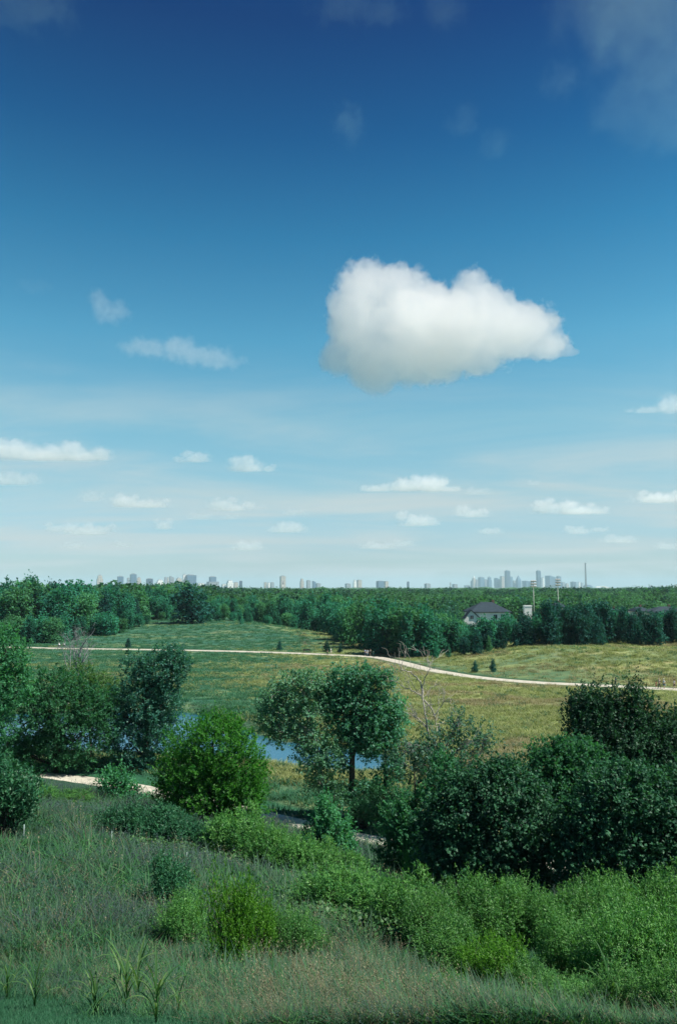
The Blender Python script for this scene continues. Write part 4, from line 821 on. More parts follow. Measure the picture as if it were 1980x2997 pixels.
FM = {'b': facade('glass_blue', (0.10, 0.17, 0.24), (0.06, 0.11, 0.17)), 'g': facade('concrete_grey', (0.30, 0.32, 0.33), (0.12, 0.16, 0.19)), 't': facade('stone_tan', (0.48, 0.42, 0.34), (0.20, 0.20, 0.19)),
      'w': facade('white_panel', (0.80, 0.78, 0.72), (0.42, 0.44, 0.45)), 'd': facade('glass_dark', (0.05, 0.08, 0.12), (0.03, 0.05, 0.08))}
def tower(px0, px1, top, mat, label, Y=7200.0, shape='flat', rz=28, cat='building'):
    cx = 0.5 * (px0 + px1); P = at(cx, 1715, Y); T_ = at(cx, top, Y); wv = (px1 - px0) / FPX * Y; h = T_[2] + 6
    r = empty('office_tower' if h > 60 else 'city_building', (P[0], Y, 0), R(rz)); tag(r, label, cat, 'city buildings on the horizon')
    a = R(rz); s = wv / (abs(math.cos(a)) + 0.8 * abs(math.sin(a))); dp = s * 0.8; m = FM[mat]
    if shape == 'flat':
        MB().box((0, 0, h * 0.47), (s, dp, h * 0.94)).build('body', m, r); MB().box((0, 0, h * 0.968), (s * 0.55, dp * 0.55, h * 0.056)).build('penthouse', FM['g'], r)
        MB().box((0, 0, h * 0.943), (s * 1.015, dp * 1.015, h * 0.012)).build('parapet', FM['g'], r)
    elif shape == 'step':
        MB().box((0, 0, h * 0.36), (s, dp, h * 0.72)).build('body', m, r); MB().box((0, 0, h * 0.82), (s * 0.74, dp * 0.74, h * 0.20)).build('upper_body', m, r)
        MB().box((0, 0, h * 0.96), (s * 0.4, dp * 0.4, h * 0.08), taper=0.8).build('penthouse', FM['g'], r)
    elif shape == 'peak':
        MB().box((0, 0, h * 0.36), (s, dp, h * 0.72)).build('body', m, r); MB().box((0, 0, h * 0.785), (s * 0.8, dp * 0.8, h * 0.13)).build('upper_body', m, r); MB().box((0, 0, h * 0.925), (s * 0.72, dp * 0.72, h * 0.15), taper=0.08).build('roof', FM['w'], r)
    elif shape == 'point':                                            # curved sides drawing in to a point
        zs = np.linspace(0, 1, 9); V = []; 
        for q in zs:
            f = 1.0 if q < 0.55 else max(0.05, 1 - ((q - 0.55) / 0.45) ** 1.6)
            V += [(-s / 2 * f, -dp / 2 * f, h * q), (s / 2 * f, -dp / 2 * f, h * q), (s / 2 * f, dp / 2 * f, h * q), (-s / 2 * f, dp / 2 * f, h * q)]
        F = [(4 * q + k, 4 * q + (k + 1) % 4, 4 * q + 4 + (k + 1) % 4, 4 * q + 4 + k) for q in range(8) for k in range(4)] + [(32, 33, 34, 35)]
        MB().add(V, F).build('body', m, r); MB().tube([(0, 0, h * 0.99), (0, 0, h * 1.04)], [s * 0.03, s * 0.01], 5).build('mast', FM['g'], r)
    elif shape == 'slant':
        V = np.array([[-s / 2, -dp / 2, 0], [s / 2, -dp / 2, 0], [s / 2, dp / 2, 0], [-s / 2, dp / 2, 0], [-s / 2, -dp / 2, h], [s / 2, -dp / 2, h * 0.88], [s / 2, dp / 2, h * 0.88], [-s / 2, dp / 2, h]])
        MB().add(V, [(3, 2, 1, 0), (4, 5, 6, 7), (0, 1, 5, 4), (1, 2, 6, 5), (2, 3, 7, 6), (3, 0, 4, 7)]).build('body', m, r); MB().box((-s * 0.2, 0, h * 0.985), (s * 0.3, dp * 0.5, h * 0.05)).build('penthouse', FM['g'], r)
    return r
LC = [(282, 302, 1683, 't', 'stepped tan tower at the left end of the city, half behind the treetops', 'step'), (342, 362, 1687, 'b', 'blue glass block left of the tall blue-and-tan tower', 'flat'), (371, 379, 1692, 'g', 'narrow grey block touching the tall blue-and-tan tower', 'flat'),
      (379, 400, 1680, 'b', 'tall blue tower, highest of the left city buildings', 'flat'), (398, 414, 1690, 't', 'tan tower joined to the right of the tall blue tower', 'step'), (427, 448, 1694, 'd', 'dark squat block alone between two left city clusters', 'flat'),
      (456, 480, 1697, 'w', 'pale wide block at the left of the dense medical cluster', 'step'), (480, 488, 1690, 'g', 'slim grey slab beside the pale wide block', 'flat'), (489, 494, 1690, 't', 'slim tan slab, second in the dense left cluster', 'flat'), (495, 510, 1688, 'g', 'grey blue-topped tower in the dense left cluster', 'slant'),
      (511, 535, 1692, 't', 'broad tan tower in the dense left cluster', 'step'), (534, 545, 1681, 'w', 'white tower at the left shoulder of the wide blue slab', 'flat'), (541, 575, 1683, 'b', 'wide blue slab tower at the right of the dense left cluster', 'flat'),
      (575, 598, 1708, 'w', 'low white building right of the wide blue slab tower', 'flat'), (604, 641, 1703, 'g', 'low wide podium building under the square blue tower', 'flat'), (611, 633, 1688, 'b', 'square blue tower with a light frame, standing on a low podium', 'flat'),
      (648, 664, 1711, 'w', 'low white sheds beside the bright white building', 'flat'), (661, 684, 1699, 'w', 'bright white building right of the square blue tower', 'step'), (684, 697, 1705, 't', 'low tan wing right of the bright white building', 'flat'), (700, 709, 1701, 'd', 'small dark slab, last of the left city row', 'flat'),
      (520, 540, 1706, 'w', 'low white front at the foot of the dense left cluster', 'flat'), (452, 470, 1708, 't', 'low tan block at the left foot of the dense cluster', 'flat')]
for a in LC: tower(a[0], a[1], a[2], a[3], a[4], 7200 + 30 * (a[0] % 7), a[5])
MC = [(772, 781, 1705, 't', 'low tan slab, left of a row of four slabs near the centre', 'flat'), (782, 790, 1706, 'w', 'low pale slab in the row of four near the centre', 'flat'), (791, 802, 1705, 'g', 'low grey slab ending the row of four near the centre', 'flat'),
      (818, 836, 1686, 't', 'lone tall tan tower left of the centre of the skyline', 'flat'), (877, 889, 1694, 't', 'rounded pale tower right of the lone tall tan tower', 'step'), (896, 909, 1699, 'g', 'grey square tower, third right of the lone tan tower', 'flat'), (913, 924, 1702, 'b', 'small blue block near the centre of the skyline', 'slant'),
      (924, 938, 1708, 'g', 'low grey block right of the small blue block', 'flat'), (1009, 1026, 1709, 'g', 'low grey building left of the white-fronted pair', 'flat'), (1032, 1043, 1698, 'w', 'white-fronted tower, left of a pair over the middle tree', 'step'), (1043, 1058, 1698, 't', 'tan tower, right of a pair over the middle tree', 'flat'),
      (1100, 1123, 1701, 'b', 'wide blue glass block right of centre', 'flat'), (1123, 1136, 1702, 't', 'tan slab attached to the wide blue glass block', 'flat'), (1190, 1197, 1703, 'd', 'lone narrow dark tower right of centre', 'flat'), (1241, 1259, 1709, 'g', 'low grey block alone between centre and downtown', 'flat'), (1322, 1338, 1711, 'g', 'low grey block beside the small pylon left of downtown', 'flat')]
for a in MC: tower(a[0], a[1], a[2], a[3], a[4], 8200 + 40 * (a[0] % 5), a[5])
DC = [(1357, 1374, 1714, 'g', 'low grey block at the left foot of downtown', 'flat'), (1376, 1389, 1700, 'g', 'grey tower at the left end of downtown', 'flat'), (1380, 1391, 1686, 't', 'peaked pale tower near the left end of downtown', 'peak'), (1388, 1401, 1697, 'g', 'plain grey tower right of the peaked tower', 'flat'),
      (1398, 1416, 1689, 'b', 'broad blue tower, third from the left in downtown', 'flat'), (1414, 1426, 1696, 'g', 'grey tower between the broad blue and the curved-top tower', 'flat'), (1424, 1438, 1688, 'b', 'tower with a stepped curved top left of the downtown middle', 'step'), (1445, 1464, 1693, 'b', 'blue block left of the tallest tower, with a sloping roof', 'slant'),
      (1462, 1475, 1686, 't', 'tan tower just left of the tallest tower', 'flat'), (1476, 1492, 1669, 'd', 'tallest dark blue tower of downtown, left of the twin heights', 'flat'), (1483, 1499, 1687, 'b', 'blue tower in front of the tallest tower', 'flat'), (1508, 1524, 1685, 'b', 'tower with curved sides drawn to a point', 'point'),
      (1497, 1510, 1700, 'g', 'grey block between the tallest and the pointed tower', 'flat'), (1527, 1556, 1701, 'b', 'broad low blue building with a sloping roof in downtown', 'slant'), (1554, 1568, 1712, 'w', 'low white building at the foot of the second tallest tower', 'flat'), (1568, 1582, 1669, 'd', 'second tallest dark tower of downtown, slim and square', 'flat'),
      (1578, 1590, 1692, 'g', 'grey tower at the right shoulder of the second tallest tower', 'flat'), (1584, 1592, 1690, 'w', 'narrow bright white tower in downtown', 'flat'), (1595, 1625, 1686, 'b', 'widest blue glass tower right of the narrow white one', 'slant'), (1627, 1641, 1686, 'b', 'blue tower right of the widest blue glass tower', 'flat'),
      (1641, 1652, 1704, 'g', 'grey block right of the downtown towers', 'flat'), (1651, 1663, 1708, 't', 'low tan block with a rounded top right of downtown', 'step'), (1668, 1685, 1703, 'd', 'dark square block near the radio mast', 'flat'), (1688, 1697, 1704, 'w', 'white slab left of the radio mast', 'flat'), (1696, 1705, 1706, 'g', 'grey slab just left of the radio mast', 'flat'),
      (1705, 1731, 1712, 'b', 'low blue building behind the radio mast', 'step'), (1420, 1436, 1713, 'w', 'low white front at the left foot of downtown', 'flat'), (1503, 1517, 1714, 'w', 'low white front below the pointed tower', 'flat'), (1610, 1628, 1713, 't', 'low tan front below the widest blue glass tower', 'flat'), (1330, 1338, 1711, 'b', 'tiny blue block left of downtown', 'flat')]
for a in DC: tower(a[0], a[1], a[2], a[3], a[4], 12400 + 60 * (a[0] % 6), a[5])

# ================================================================== HOUSES, MASTS, LAMPS
MW = plain('siding_white', (0.72, 0.72, 0.68), 0.8, 0.2, 0.06, 2); MR = plain('roof_shingle', (0.030, 0.046, 0.058), 0.9, 0.1, 0.25, 1.5); MG = plain('window_glass', (0.02, 0.03, 0.04), 0.15, 0.6, 0.05); MS = plain('galvanised_steel', (0.42, 0.44, 0.44), 0.5, 0.5, 0.1, 3, 0.4)
MT = plain('white_trim', (0.8, 0.8, 0.77), 0.7, 0.2, 0.04)
def hip(mb, x0, x1, y0, y1, z0, z1, inset, ov=0.5):
    x0 -= ov; x1 += ov; y0 -= ov; y1 += ov; ym = 0.5 * (y0 + y1)
    V = [(x0, y0, z0), (x1, y0, z0), (x1, y1, z0), (x0, y1, z0), (x0 + inset, ym, z1), (x1 - inset, ym, z1), (x0, y0, z0 - .25), (x1, y0, z0 - .25), (x1, y1, z0 - .25), (x0, y1, z0 - .25)]
    return mb.add(V, [(0, 1, 5, 4), (1, 2, 5), (2, 3, 4, 5), (3, 0, 4), (6, 7, 1, 0), (7, 8, 2, 1), (8, 9, 3, 2), (9, 6, 0, 3), (9, 8, 7, 6)])
def window(parent, x, y, z, wd, ht, face=0):
    f = MB().box((x, y - 0.03, z), (wd + 0.24, 0.10, ht + 0.24)).build('window', MT, parent); MB().box((x, y - 0.10, z), (wd, 0.06, ht)).build('pane', MG, f); MB().box((x, y - 0.145, z), (0.06, 0.03, ht)).build('mullion', MT, f)
def house(px0, px1, eave, ridge, Y, label, wing=True, hip_in=4.5, wins=((0.2, -1.6),), depth=11.0, rz=0.0):
    A = at(px0, eave, Y); B = at(px1, eave, Y); ze = A[2]; zr = at(px0, ridge, Y + depth / 2)[2]; cx = 0.5 * (A[0] + B[0]); hw = 0.5 * (B[0] - A[0]); z0 = Hs(cx, Y)
    r = empty('house', (cx, Y, z0), R(rz)); tag(r, label, 'house'); e_, rg = ze - z0, zr - z0
    MB().box((0, depth / 2, e_ / 2), (2 * hw, depth, e_)).build('wall', MW, r); hip(MB(), -hw, hw, 0, depth, e_ + 0.26, rg, min(hip_in, hw * 0.8)).build('roof', MR, r)
    for fx, dz in wins: window(r, -hw + 2 * hw * fx, 0.0, e_ + dz, 1.1, 1.3)
    MB().box((hw * 0.35, depth * 0.55, rg), (0.8, 0.8, 1.4)).build('chimney', plain('brick_dull', (0.16, 0.10, 0.08), 0.9, 0.1, 0.2), r)
    if wing:                                                          # white gabled wing to the left front
        gw = 2.4; zt = e_ - 0.1; V = [(-hw - 0.4 - gw, -2.6, 0), (-hw - 0.4 + gw, -2.6, 0), (-hw - 0.4 + gw, -2.6, zt - 1.3), (-hw - 0.4, -2.6, zt + 0.8), (-hw - 0.4 - gw, -2.6, zt - 2.2)]
        V += [(x, 0.5, z) for x, _, z in V]; F = [(0, 1, 2, 3, 4), (9, 8, 7, 6, 5), (0, 4, 9, 5), (1, 6, 7, 2), (0, 5, 6, 1), (3, 8, 9, 4), (2, 7, 8, 3)]
        MB().add(V, F).build('gable_wall', MW, r)
        ro = MB(); c0 = -hw - 0.4
        for (xa, za, xb, zb) in ((c0, zt + 0.95, c0 - gw - 0.5, zt - 2.45), (c0, zt + 0.95, c0 + gw + 0.3, zt - 1.4)):
            ro.add([(xa, -2.95, za), (xb, -2.95, zb), (xb, 1.0, zb), (xa, 1.0, za), (xa, -2.95, za + .2), (xb, -2.95, zb + .2), (xb, 1.0, zb + .2), (xa, 1.0, za + .2)], [(3, 2, 1, 0), (4, 5, 6, 7), (0, 1, 5, 4), (1, 2, 6, 5), (2, 3, 7, 6), (3, 0, 4, 7)])
        ro.build('wing_roof', MR, r); window(r, c0 + 0.2, -2.6, zt - 1.3, 1.0, 1.1)
    return r
house(1377, 1492, 1793, 1762, 252, 'white house with a broad dark hipped roof behind the wood', True, 5.5, ((0.62, -1.3), (0.8, -1.3)), 13)
house(1624, 1656, 1780, 1764, 270, 'house with a dark roof half hidden behind the pines, right of the white shed', False, 1.8, ((0.12, -1.2),), 9)
house(1864, 1900, 1791, 1776, 275, 'small house with a dark roof and pale gable at the right behind the pines', False, 1.6, ((0.25, -1.3),), 9)
house(1912, 2010, 1795, 1775, 270, 'long dark-roofed house at the right edge behind the pines', False, 5.0, ((0.3, -1.3), (0.7, -1.3)), 11)
house(1796, 1812, 1789, 1781, 285, 'little grey-roofed house glimpsed between two pines', False, 1.0, ((0.5, -1.0),), 7)
def shed(px0, px1, top, bot, Y, label):
    A = at(px0, top, Y); B = at(px1, top, Y); cx = 0.5 * (A[0] + B[0]); wd = B[0] - A[0]; h = A[2]
    r = empty('shed', (cx, Y, 0)); tag(r, label, 'shed'); MB().box((0, wd * 0.4, h / 2 - 0.2), (wd, wd * 0.8, h - 0.4)).build('wall', MW, r); MB().box((0, wd * 0.4, h - 0.18), (wd * 1.08, wd * 0.88, 0.4)).build('roof', MT, r)
    MB().box((wd * 0.1, -0.03, h * 0.45), (wd * 0.3, 0.08, h * 0.5)).build('door', MS, r)
shed(1534, 1555, 1772, 1790, 262, 'small bright white block standing beside the nearer floodlight pole')
shed(1722, 1745, 1752, 1758, 640, 'white flat roof showing among distant treetops right of the second floodlight')
shed(1788, 1799, 1752, 1757, 720, 'short pale roof strip among distant treetops, left of its longer twin'); shed(1806, 1826, 1752, 1757, 730, 'long pale roof strip among distant treetops, right of its shorter twin')
def floodlight(px, top, Y, label):
    P = at(px, top, Y); r = empty('floodlight_pole', (P[0], Y, 0)); tag(r, label, 'floodlight'); h = P[2]
    MB().tube([(0, 0, 0), (0, 0, h)], [0.24, 0.15], 8).build('pole', plain('pole_pale', (0.36, 0.39, 0.34), 0.6, 0.3, 0.05), r, True)
    for k in range(3):
        zz_ = h - 0.4 - 1.15 * k; b = MB().box((0, -0.3, zz_), (2.2, 0.14, 0.16), R(-14)).build('crossarm', MS, r)
        for q in range(5):
            V, F = tube([(-0.96 + 0.48 * q, -0.4 - 0.12 * (2 - q), zz_ + 0.45), (-1.06 + 0.48 * q, -0.85 - 0.12 * (2 - q), zz_ + 0.02)], [0.20, 0.36], 8); MB().add(V, F).build('lamp_head', MS, b)
floodlight(1559, 1699, 330, 'pale floodlight pole with three tilted lamp rows, left of two'); floodlight(1630, 1695, 345, 'darker floodlight pole with three tilted lamp rows, right of two')
def lattice(name, label, px, top, Y, wb, wt, bays, rad, arms=()):
    P = at(px, top, Y); h = P[2]; r = empty(name, (P[0], Y, 0)); tag(r, label, 'mast'); L4 = []
    for k in range(4):
        a = R(45 + 90 * k); pts = np.array([(wb / 2 * math.cos(a) * (1 - t) + wt / 2 * math.cos(a) * t, wb / 2 * math.sin(a) * (1 - t) + wt / 2 * math.sin(a) * t, h * t) for t in np.linspace(0, 1, bays + 1)]); L4.append(pts)
        MB().tube(pts, rad, 5).build('leg', MS, r)
    br = MB()
    for k in range(4):
        A, B = L4[k], L4[(k + 1) % 4]
        for q in range(bays): br.tube([A[q], B[q + 1]], rad * 0.6, 4).tube([B[q], A[q + 1]], rad * 0.6, 4).tube([A[q + 1], B[q + 1]], rad * 0.6, 4)
    br.build('bracing', MS, r)
    for (f, l) in arms: MB().box((0, 0, h * f), (l, wt * 0.8, wt * 0.4)).build('crossarm', MS, r)
    return r
lattice('radio_mast', 'tall thin radio mast standing right of downtown', 1711, 1648, 6000, 15, 9, 16, 1.3, ((0.995, 13),))
lattice('power_pylon', 'steel power pylon at the right end of the horizon', 1975, 1711, 3400, 9, 5, 8, 0.5, ((0.98, 12), (0.85, 15))); lattice('power_pylon', 'small lattice pylon left of downtown', 1317, 1705, 3600, 6, 3.5, 8, 0.45, ((0.97, 9), (0.82, 11)))
# stadium roof: white arch between two trusses
P0 = at(1748, 1722, 5200); P1 = at(1792, 1722, 5200); st = empty('stadium', (0.5 * (P0[0] + P1[0]), 5200, 0)); tag(st, 'white arched stadium roof low on the horizon right of the radio mast', 'stadium'); hw = 0.5 * (P1[0] - P0[0])
tt = np.linspace(-1, 1, 13); zt = at(1765, 1716, 5200)[2]
for k, yo in enumerate((0, 40)): MB().tube(np.c_[tt * hw, np.full(13, yo), 6 + (zt - 6) * (1 - (tt * 0.75 + 0.3) ** 2)], 2.2, 6).build('roof_arch', MT, st)
V = [(t * hw, y_, 3 + (zt - 9) * (1 - (t * 0.75 + 0.3) ** 2)) for t in tt for y_ in (2, 38)]; MB().add(V, [(2 * q, 2 * q + 2, 2 * q + 3, 2 * q + 1) for q in range(12)]).build('roof', MT, st); MB().box((0, 20, 4), (2 * hw, 46, 10)).build('stand', FM['g'], st)
# tall roadside sign
P = at(828, 1703, 900); sg = empty('roadside_sign', (P[0], 900, 0)); tag(sg, 'white roadside sign on a tall pole in front of the lone tan tower', 'sign'); MB().tube([(0, 0, 0), (0, 0, P[2])], 0.35, 7).build('pole', MS, sg, True); MB().box((0, -0.4, P[2]), (3.2, 0.5, 2.2)).build('panel', MT, sg)

# ================================================================== SMALL THINGS IN THE PARK
MP = plain('post_pale', (0.20, 0.27, 0.25), 0.7, 0.3, 0.12, 12); MD = plain('bench_dark', (0.020, 0.024, 0.026), 0.6, 0.3, 0.1, 6)
for px, py, hp, lab in ((68, 2480, 46, 'short pale stake on the slope, leftmost of four'), (325, 2495, 46, 'short pale stake on the slope, second from the left'), (545, 2558, 46, 'short pale stake on the slope, third from the left'), (765, 2622, 44, 'short pale stake on the slope, rightmost of four, beside the vines')):
    p = hit(px, py); hh = 1.15 * hp * np.linalg.norm(p - CAM) / FPX; r = empty('stake', (p[0], p[1], Hs(p[0], p[1]))); tag(r, lab, 'stake', 'pale stakes across the slope')
    MB().tube([(0, 0, -0.1), (0.01, 0, hh * 0.5), (0.015, 0, hh)], 0.032, 7).build('shaft', MP, r, True); MB().tube([(0.015, 0, hh - 0.06), (0.0155, 0, hh + 0.012)], 0.027, 7).build('cap', MP, r, True)
p = hit(1092, 1921); r = empty('marker_post', (p[0], p[1], Hs(p[0], p[1]))); tag(r, 'short green marker post beside the bend of the far trail', 'post'); MB().box((0, 0, 0.6), (0.14, 0.14, 1.2)).build('shaft', plain('post_green', (0.25, 0.36, 0.24)), r); MB().box((0, 0, 1.23), (0.18, 0.18, 0.06)).build('cap', MT, r)
p = hit(897, 1910); r = empty('park_bench', (p[0], p[1], Hs(p[0], p[1])), R(2)); tag(r, 'dark park bench beside the far trail', 'bench')
for q in range(3): MB().box((0, -0.22 + 0.2 * q, 0.46), (2.0, 0.16, 0.05)).build('seat_slat', MD, r)
for q in range(3): MB().box((0, 0.30 + 0.02 * q, 0.62 + 0.17 * q), (2.0, 0.05, 0.13)).build('back_slat', MD, r)
for s_ in (-0.85, 0.85):
    MB().box((s_, -0.2, 0.21), (0.08, 0.08, 0.44)).build('leg', MD, r); MB().box((s_, 0.3, 0.5), (0.08, 0.07, 1.02)).build('leg', MD, r); MB().box((s_, 0.04, 0.66), (0.07, 0.5, 0.05)).build('armrest', MD, r)

# ---- people
def skinned(name, verts, edges, rad, mat, parent, root=0):
    me = bpy.data.meshes.new(name); me.from_pydata([tuple(v) for v in verts], edges, []); me.materials.append(mat); o = mobj(name, me, parent)
    md = o.modifiers.new('skin', 'SKIN'); md.use_smooth_shade = True
    for q, v in enumerate(me.skin_vertices[0].data): v.radius = (rad[q], rad[q]); v.use_root = (q == root)
    s_ = o.modifiers.new('sub', 'SUBSURF'); s_.levels = 1; s_.render_levels = 1; return o
PM = {}
def cloth(c):
    k = tuple(c)
    if k not in PM: PM[k] = plain('cloth_%d' % len(PM), c, 0.9, 0.1, 0.12, 10)
    return PM[k]
SKIN = [plain('skin_light', (0.52, 0.33, 0.24), 0.6, 0.3, 0.05), plain('skin_tan', (0.33, 0.19, 0.12), 0.6, 0.3, 0.05)]
def person(px, py, label, shirt, legs, hair=(0.03, 0.02, 0.015), rz=0.0, h=1.72, hat=None, pack=None, bag=None, phase=1.0, long_legs=False, skin=0, pose='walk', loc=None, group='people on the far trail'):
    if loc is None: p = hit(px, py); loc = (p[0], p[1], Hs(p[0], p[1]) + 0.09)
    r = empty('person', loc, R(rz)); tag(r, label, 'person', group); k = h / 1.75; r.scale = (k, k, k); w_ = phase
    if pose == 'walk':
        J = {'pel': (0, 0, .95), 'bel': (0, 0, 1.10), 'che': (0, .01, 1.30), 'nec': (0, .01, 1.47), 'jaw': (0, .035, 1.56), 'hed': (0, .02, 1.635), 'top': (0, .01, 1.70)}
        lg = {s: [(s * .09, 0, .88), (s * .095, .10 * s * w_ + .03, .50), (s * .09, .20 * s * w_ - .05, .10), (s * .095, .20 * s * w_ + .09, .045)] for s in (-1, 1)}
        ar = {s: [(s * .18, 0, 1.40), (s * .24, -.07 * s * w_ - .02, 1.14), (s * .235, -.16 * s * w_ + .06, .92), (s * .235, -.17 * s * w_ + .07, .85)] for s in (-1, 1)}
    else:                                                             # riding: leaning to the handlebar, feet on the pedals
        J = {'pel': (0, -.18, .98), 'bel': (0, -.08, 1.10), 'che': (0, .08, 1.26), 'nec': (0, .19, 1.40), 'jaw': (0, .25, 1.47), 'hed': (0, .24, 1.545), 'top': (0, .22, 1.61)}
        lg = {s: [(s * .09, -.16, .93), (s * .11, .22, .78 + .1 * s), (s * .11, .08, .42 + .13 * s), (s * .11, .22, .36 + .13 * s)] for s in (-1, 1)}
        ar = {s: [(s * .18, .10, 1.35), (s * .27, .26, 1.16), (s * .24, .46, 1.06), (s * .24, .53, 1.05)] for s in (-1, 1)}
    V = [J[q] for q in ('pel', 'bel', 'che', 'nec', 'jaw', 'hed', 'top')]; Rr = [.135, .125, .145, .055, .078, .098, .07]; E = [(0, 1), (1, 2), (2, 3), (3, 4), (4, 5), (5, 6)]
    V.append((J['hed'][0], J['hed'][1] + .115, J['hed'][2] - .01)); Rr.append(.016); E.append((5, 7))
    for s in (-1, 1):
        V.append((s * .10, J['hed'][1], J['hed'][2])); Rr.append(.018); E.append((5, len(V) - 1))                            # ears
        b = len(V); V += lg[s]; Rr += [.092, .062, .042, .036]; E += [(0, b), (b, b + 1), (b + 1, b + 2), (b + 2, b + 3)]
        b = len(V); V += ar[s]; Rr += [.06, .043, .031, .034]; E += [(2, b), (b, b + 1), (b + 1, b + 2), (b + 2, b + 3)]
        hx, hy, hz_ = ar[s][3]; fd = (0, .03, -.085) if pose == 'walk' else (0, .075, -.03)
        for f in range(4): V.append((hx, hy + (-.027 + .018 * f if pose == 'walk' else fd[1]) + (.01 if pose == 'walk' else 0), hz_ + fd[2] + .008 * abs(f - 1.5) + (0.018 * (f - 1.5) if pose != 'walk' else 0))); Rr.append(.009); E.append((b + 3, len(V) - 1))
        V.append((hx - s * .03, hy + .035, hz_ - .03)); Rr.append(.010); E.append((b + 3, len(V) - 1))                        # thumb
    skinned('body', V, E, Rr, SKIN[skin], r)
    V = [J['pel'], J['bel'], J['che'], (J['nec'][0], J['nec'][1], J['nec'][2] - .05)]; V[0] = (V[0][0], V[0][1], V[0][2] + .01); Rr = [.155, .15, .165, .075]; E = [(0, 1), (1, 2), (2, 3)]
    for s in (-1, 1):
        b = len(V); a0, a1 = np.array(ar[s][0]), np.array(ar[s][1]); V += [tuple(a0), tuple(a0 + (a1 - a0) * .75)]; Rr += [.078, .062]; E += [(2, b), (b, b + 1)]
    skinned('shirt', V, E, Rr, cloth(shirt), r)
    V = [(J['pel'][0], J['pel'][1], J['pel'][2] + .03)]; Rr = [.158]; E = []
    for s in (-1, 1):
        b = len(V); a = [np.array(q) for q in lg[s]]; pts = [a[0], a[1], a[1] + (a[2] - a[1]) * .9] if long_legs else [a[0], a[0] + (a[1] - a[0]) * .85]
        V += [tuple(q) for q in pts]; Rr += [.11, .078, .055][:len(pts)] if long_legs else [.112, .092]; E += [(0, b)] + [(b + q, b + q + 1) for q in range(len(pts) - 1)]
    skinned('trousers' if long_legs else 'shorts', V, E, Rr, cloth(legs), r)
    for s in (-1, 1):
        a, t_ = np.array(lg[s][2]), np.array(lg[s][3]); skinned('shoe', [tuple(a + (0, -.04, -.05)), tuple(a + (0, .05, -.05)), tuple(t_ + (0, .05, -.01))], [(0, 1), (1, 2)], [.048, .05, .042], cloth((.5, .5, .5)), r)
    hd = np.array(J['hed'])
    if hat: skinned('hat', [tuple(hd + (0, -.01, .03)), tuple(hd + (0, -.01, .085)), tuple(hd + (0, .15, .03))], [(0, 1), (0, 2)], [.112, .09, .05], cloth(hat), r)
    else: skinned('hair', [tuple(hd + (0, -.03, .0)), tuple(hd + (0, -.012, .06)), tuple(hd + (0, -.07, -.06))], [(0, 1), (0, 2)], [.104, .086, .07], cloth(hair), r)
    if pack: skinned('backpack', [(0, J['che'][1] - .20, 1.08), (0, J['che'][1] - .21, 1.24), (0, J['che'][1] - .18, 1.36)], [(0, 1), (1, 2)], [.13, .15, .10], cloth(pack), r)
    if bag: skinned('bag', [(-.30, .02, .78), (-.30, .02, .62), (-.27, 0, .92)], [(0, 1), (0, 2)], [.10, .12, .015], cloth(bag), r)
    return r
W_, DK, NV = (0.75, 0.75, 0.72), (0.025, 0.028, 0.035), (0.035, 0.055, 0.11)
person(958, 1918, 'person in dark clothes on the far trail beside one in white', DK, DK, rz=95, long_legs=True)
person(968, 1917, 'person in white on the far trail, right of one in dark clothes', W_, W_, hat=W_, rz=80, phase=-1, pack=DK)
person(1068, 1920, 'walker in blue with a white bag, left in the group at the trail bend', (0.2, 0.28, 0.42), NV, bag=W_, rz=200, long_legs=True)
person(1075, 1921, 'walker in pale clothes in the middle of the group at the trail bend', (0.45, 0.52, 0.6), (0.45, 0.48, 0.5), rz=170, phase=-1, long_legs=True)
person(1083, 1919, 'walker in a tan top, right of the group at the trail bend', (0.5, 0.4, 0.3), DK, rz=190, hair=(0.12, 0.07, 0.04))
person(1800, 2012, 'lone walker in dark blue on the right part of the far trail', NV, NV, rz=85, h=1.7)
person(1919, 2016, 'child in a red outfit among the walkers at the right end of the far trail', (0.55, 0.10, 0.07), (0.45, 0.12, 0.09), rz=100, h=1.22)
person(1928, 2017, 'adult in a tan shirt and hat with a dark pack beside the child in red', (0.42, 0.36, 0.28), (0.10, 0.10, 0.09), hat=(0.6, 0.52, 0.4), pack=DK, rz=100, long_legs=True, h=1.8)
person(1942, 2018, 'adult in white shirt and cap and blue-grey shorts, right of the adult in tan', W_, (0.16, 0.23, 0.30), hat=W_, rz=110, phase=-1, h=1.76, bag=(0.5, 0.55, 0.55))
person(1972, 2019, 'walker in a white shirt and dark shorts at the right end of the far trail', (0.66, 0.62, 0.58), (0.06, 0.06, 0.06), rz=100, h=1.74)
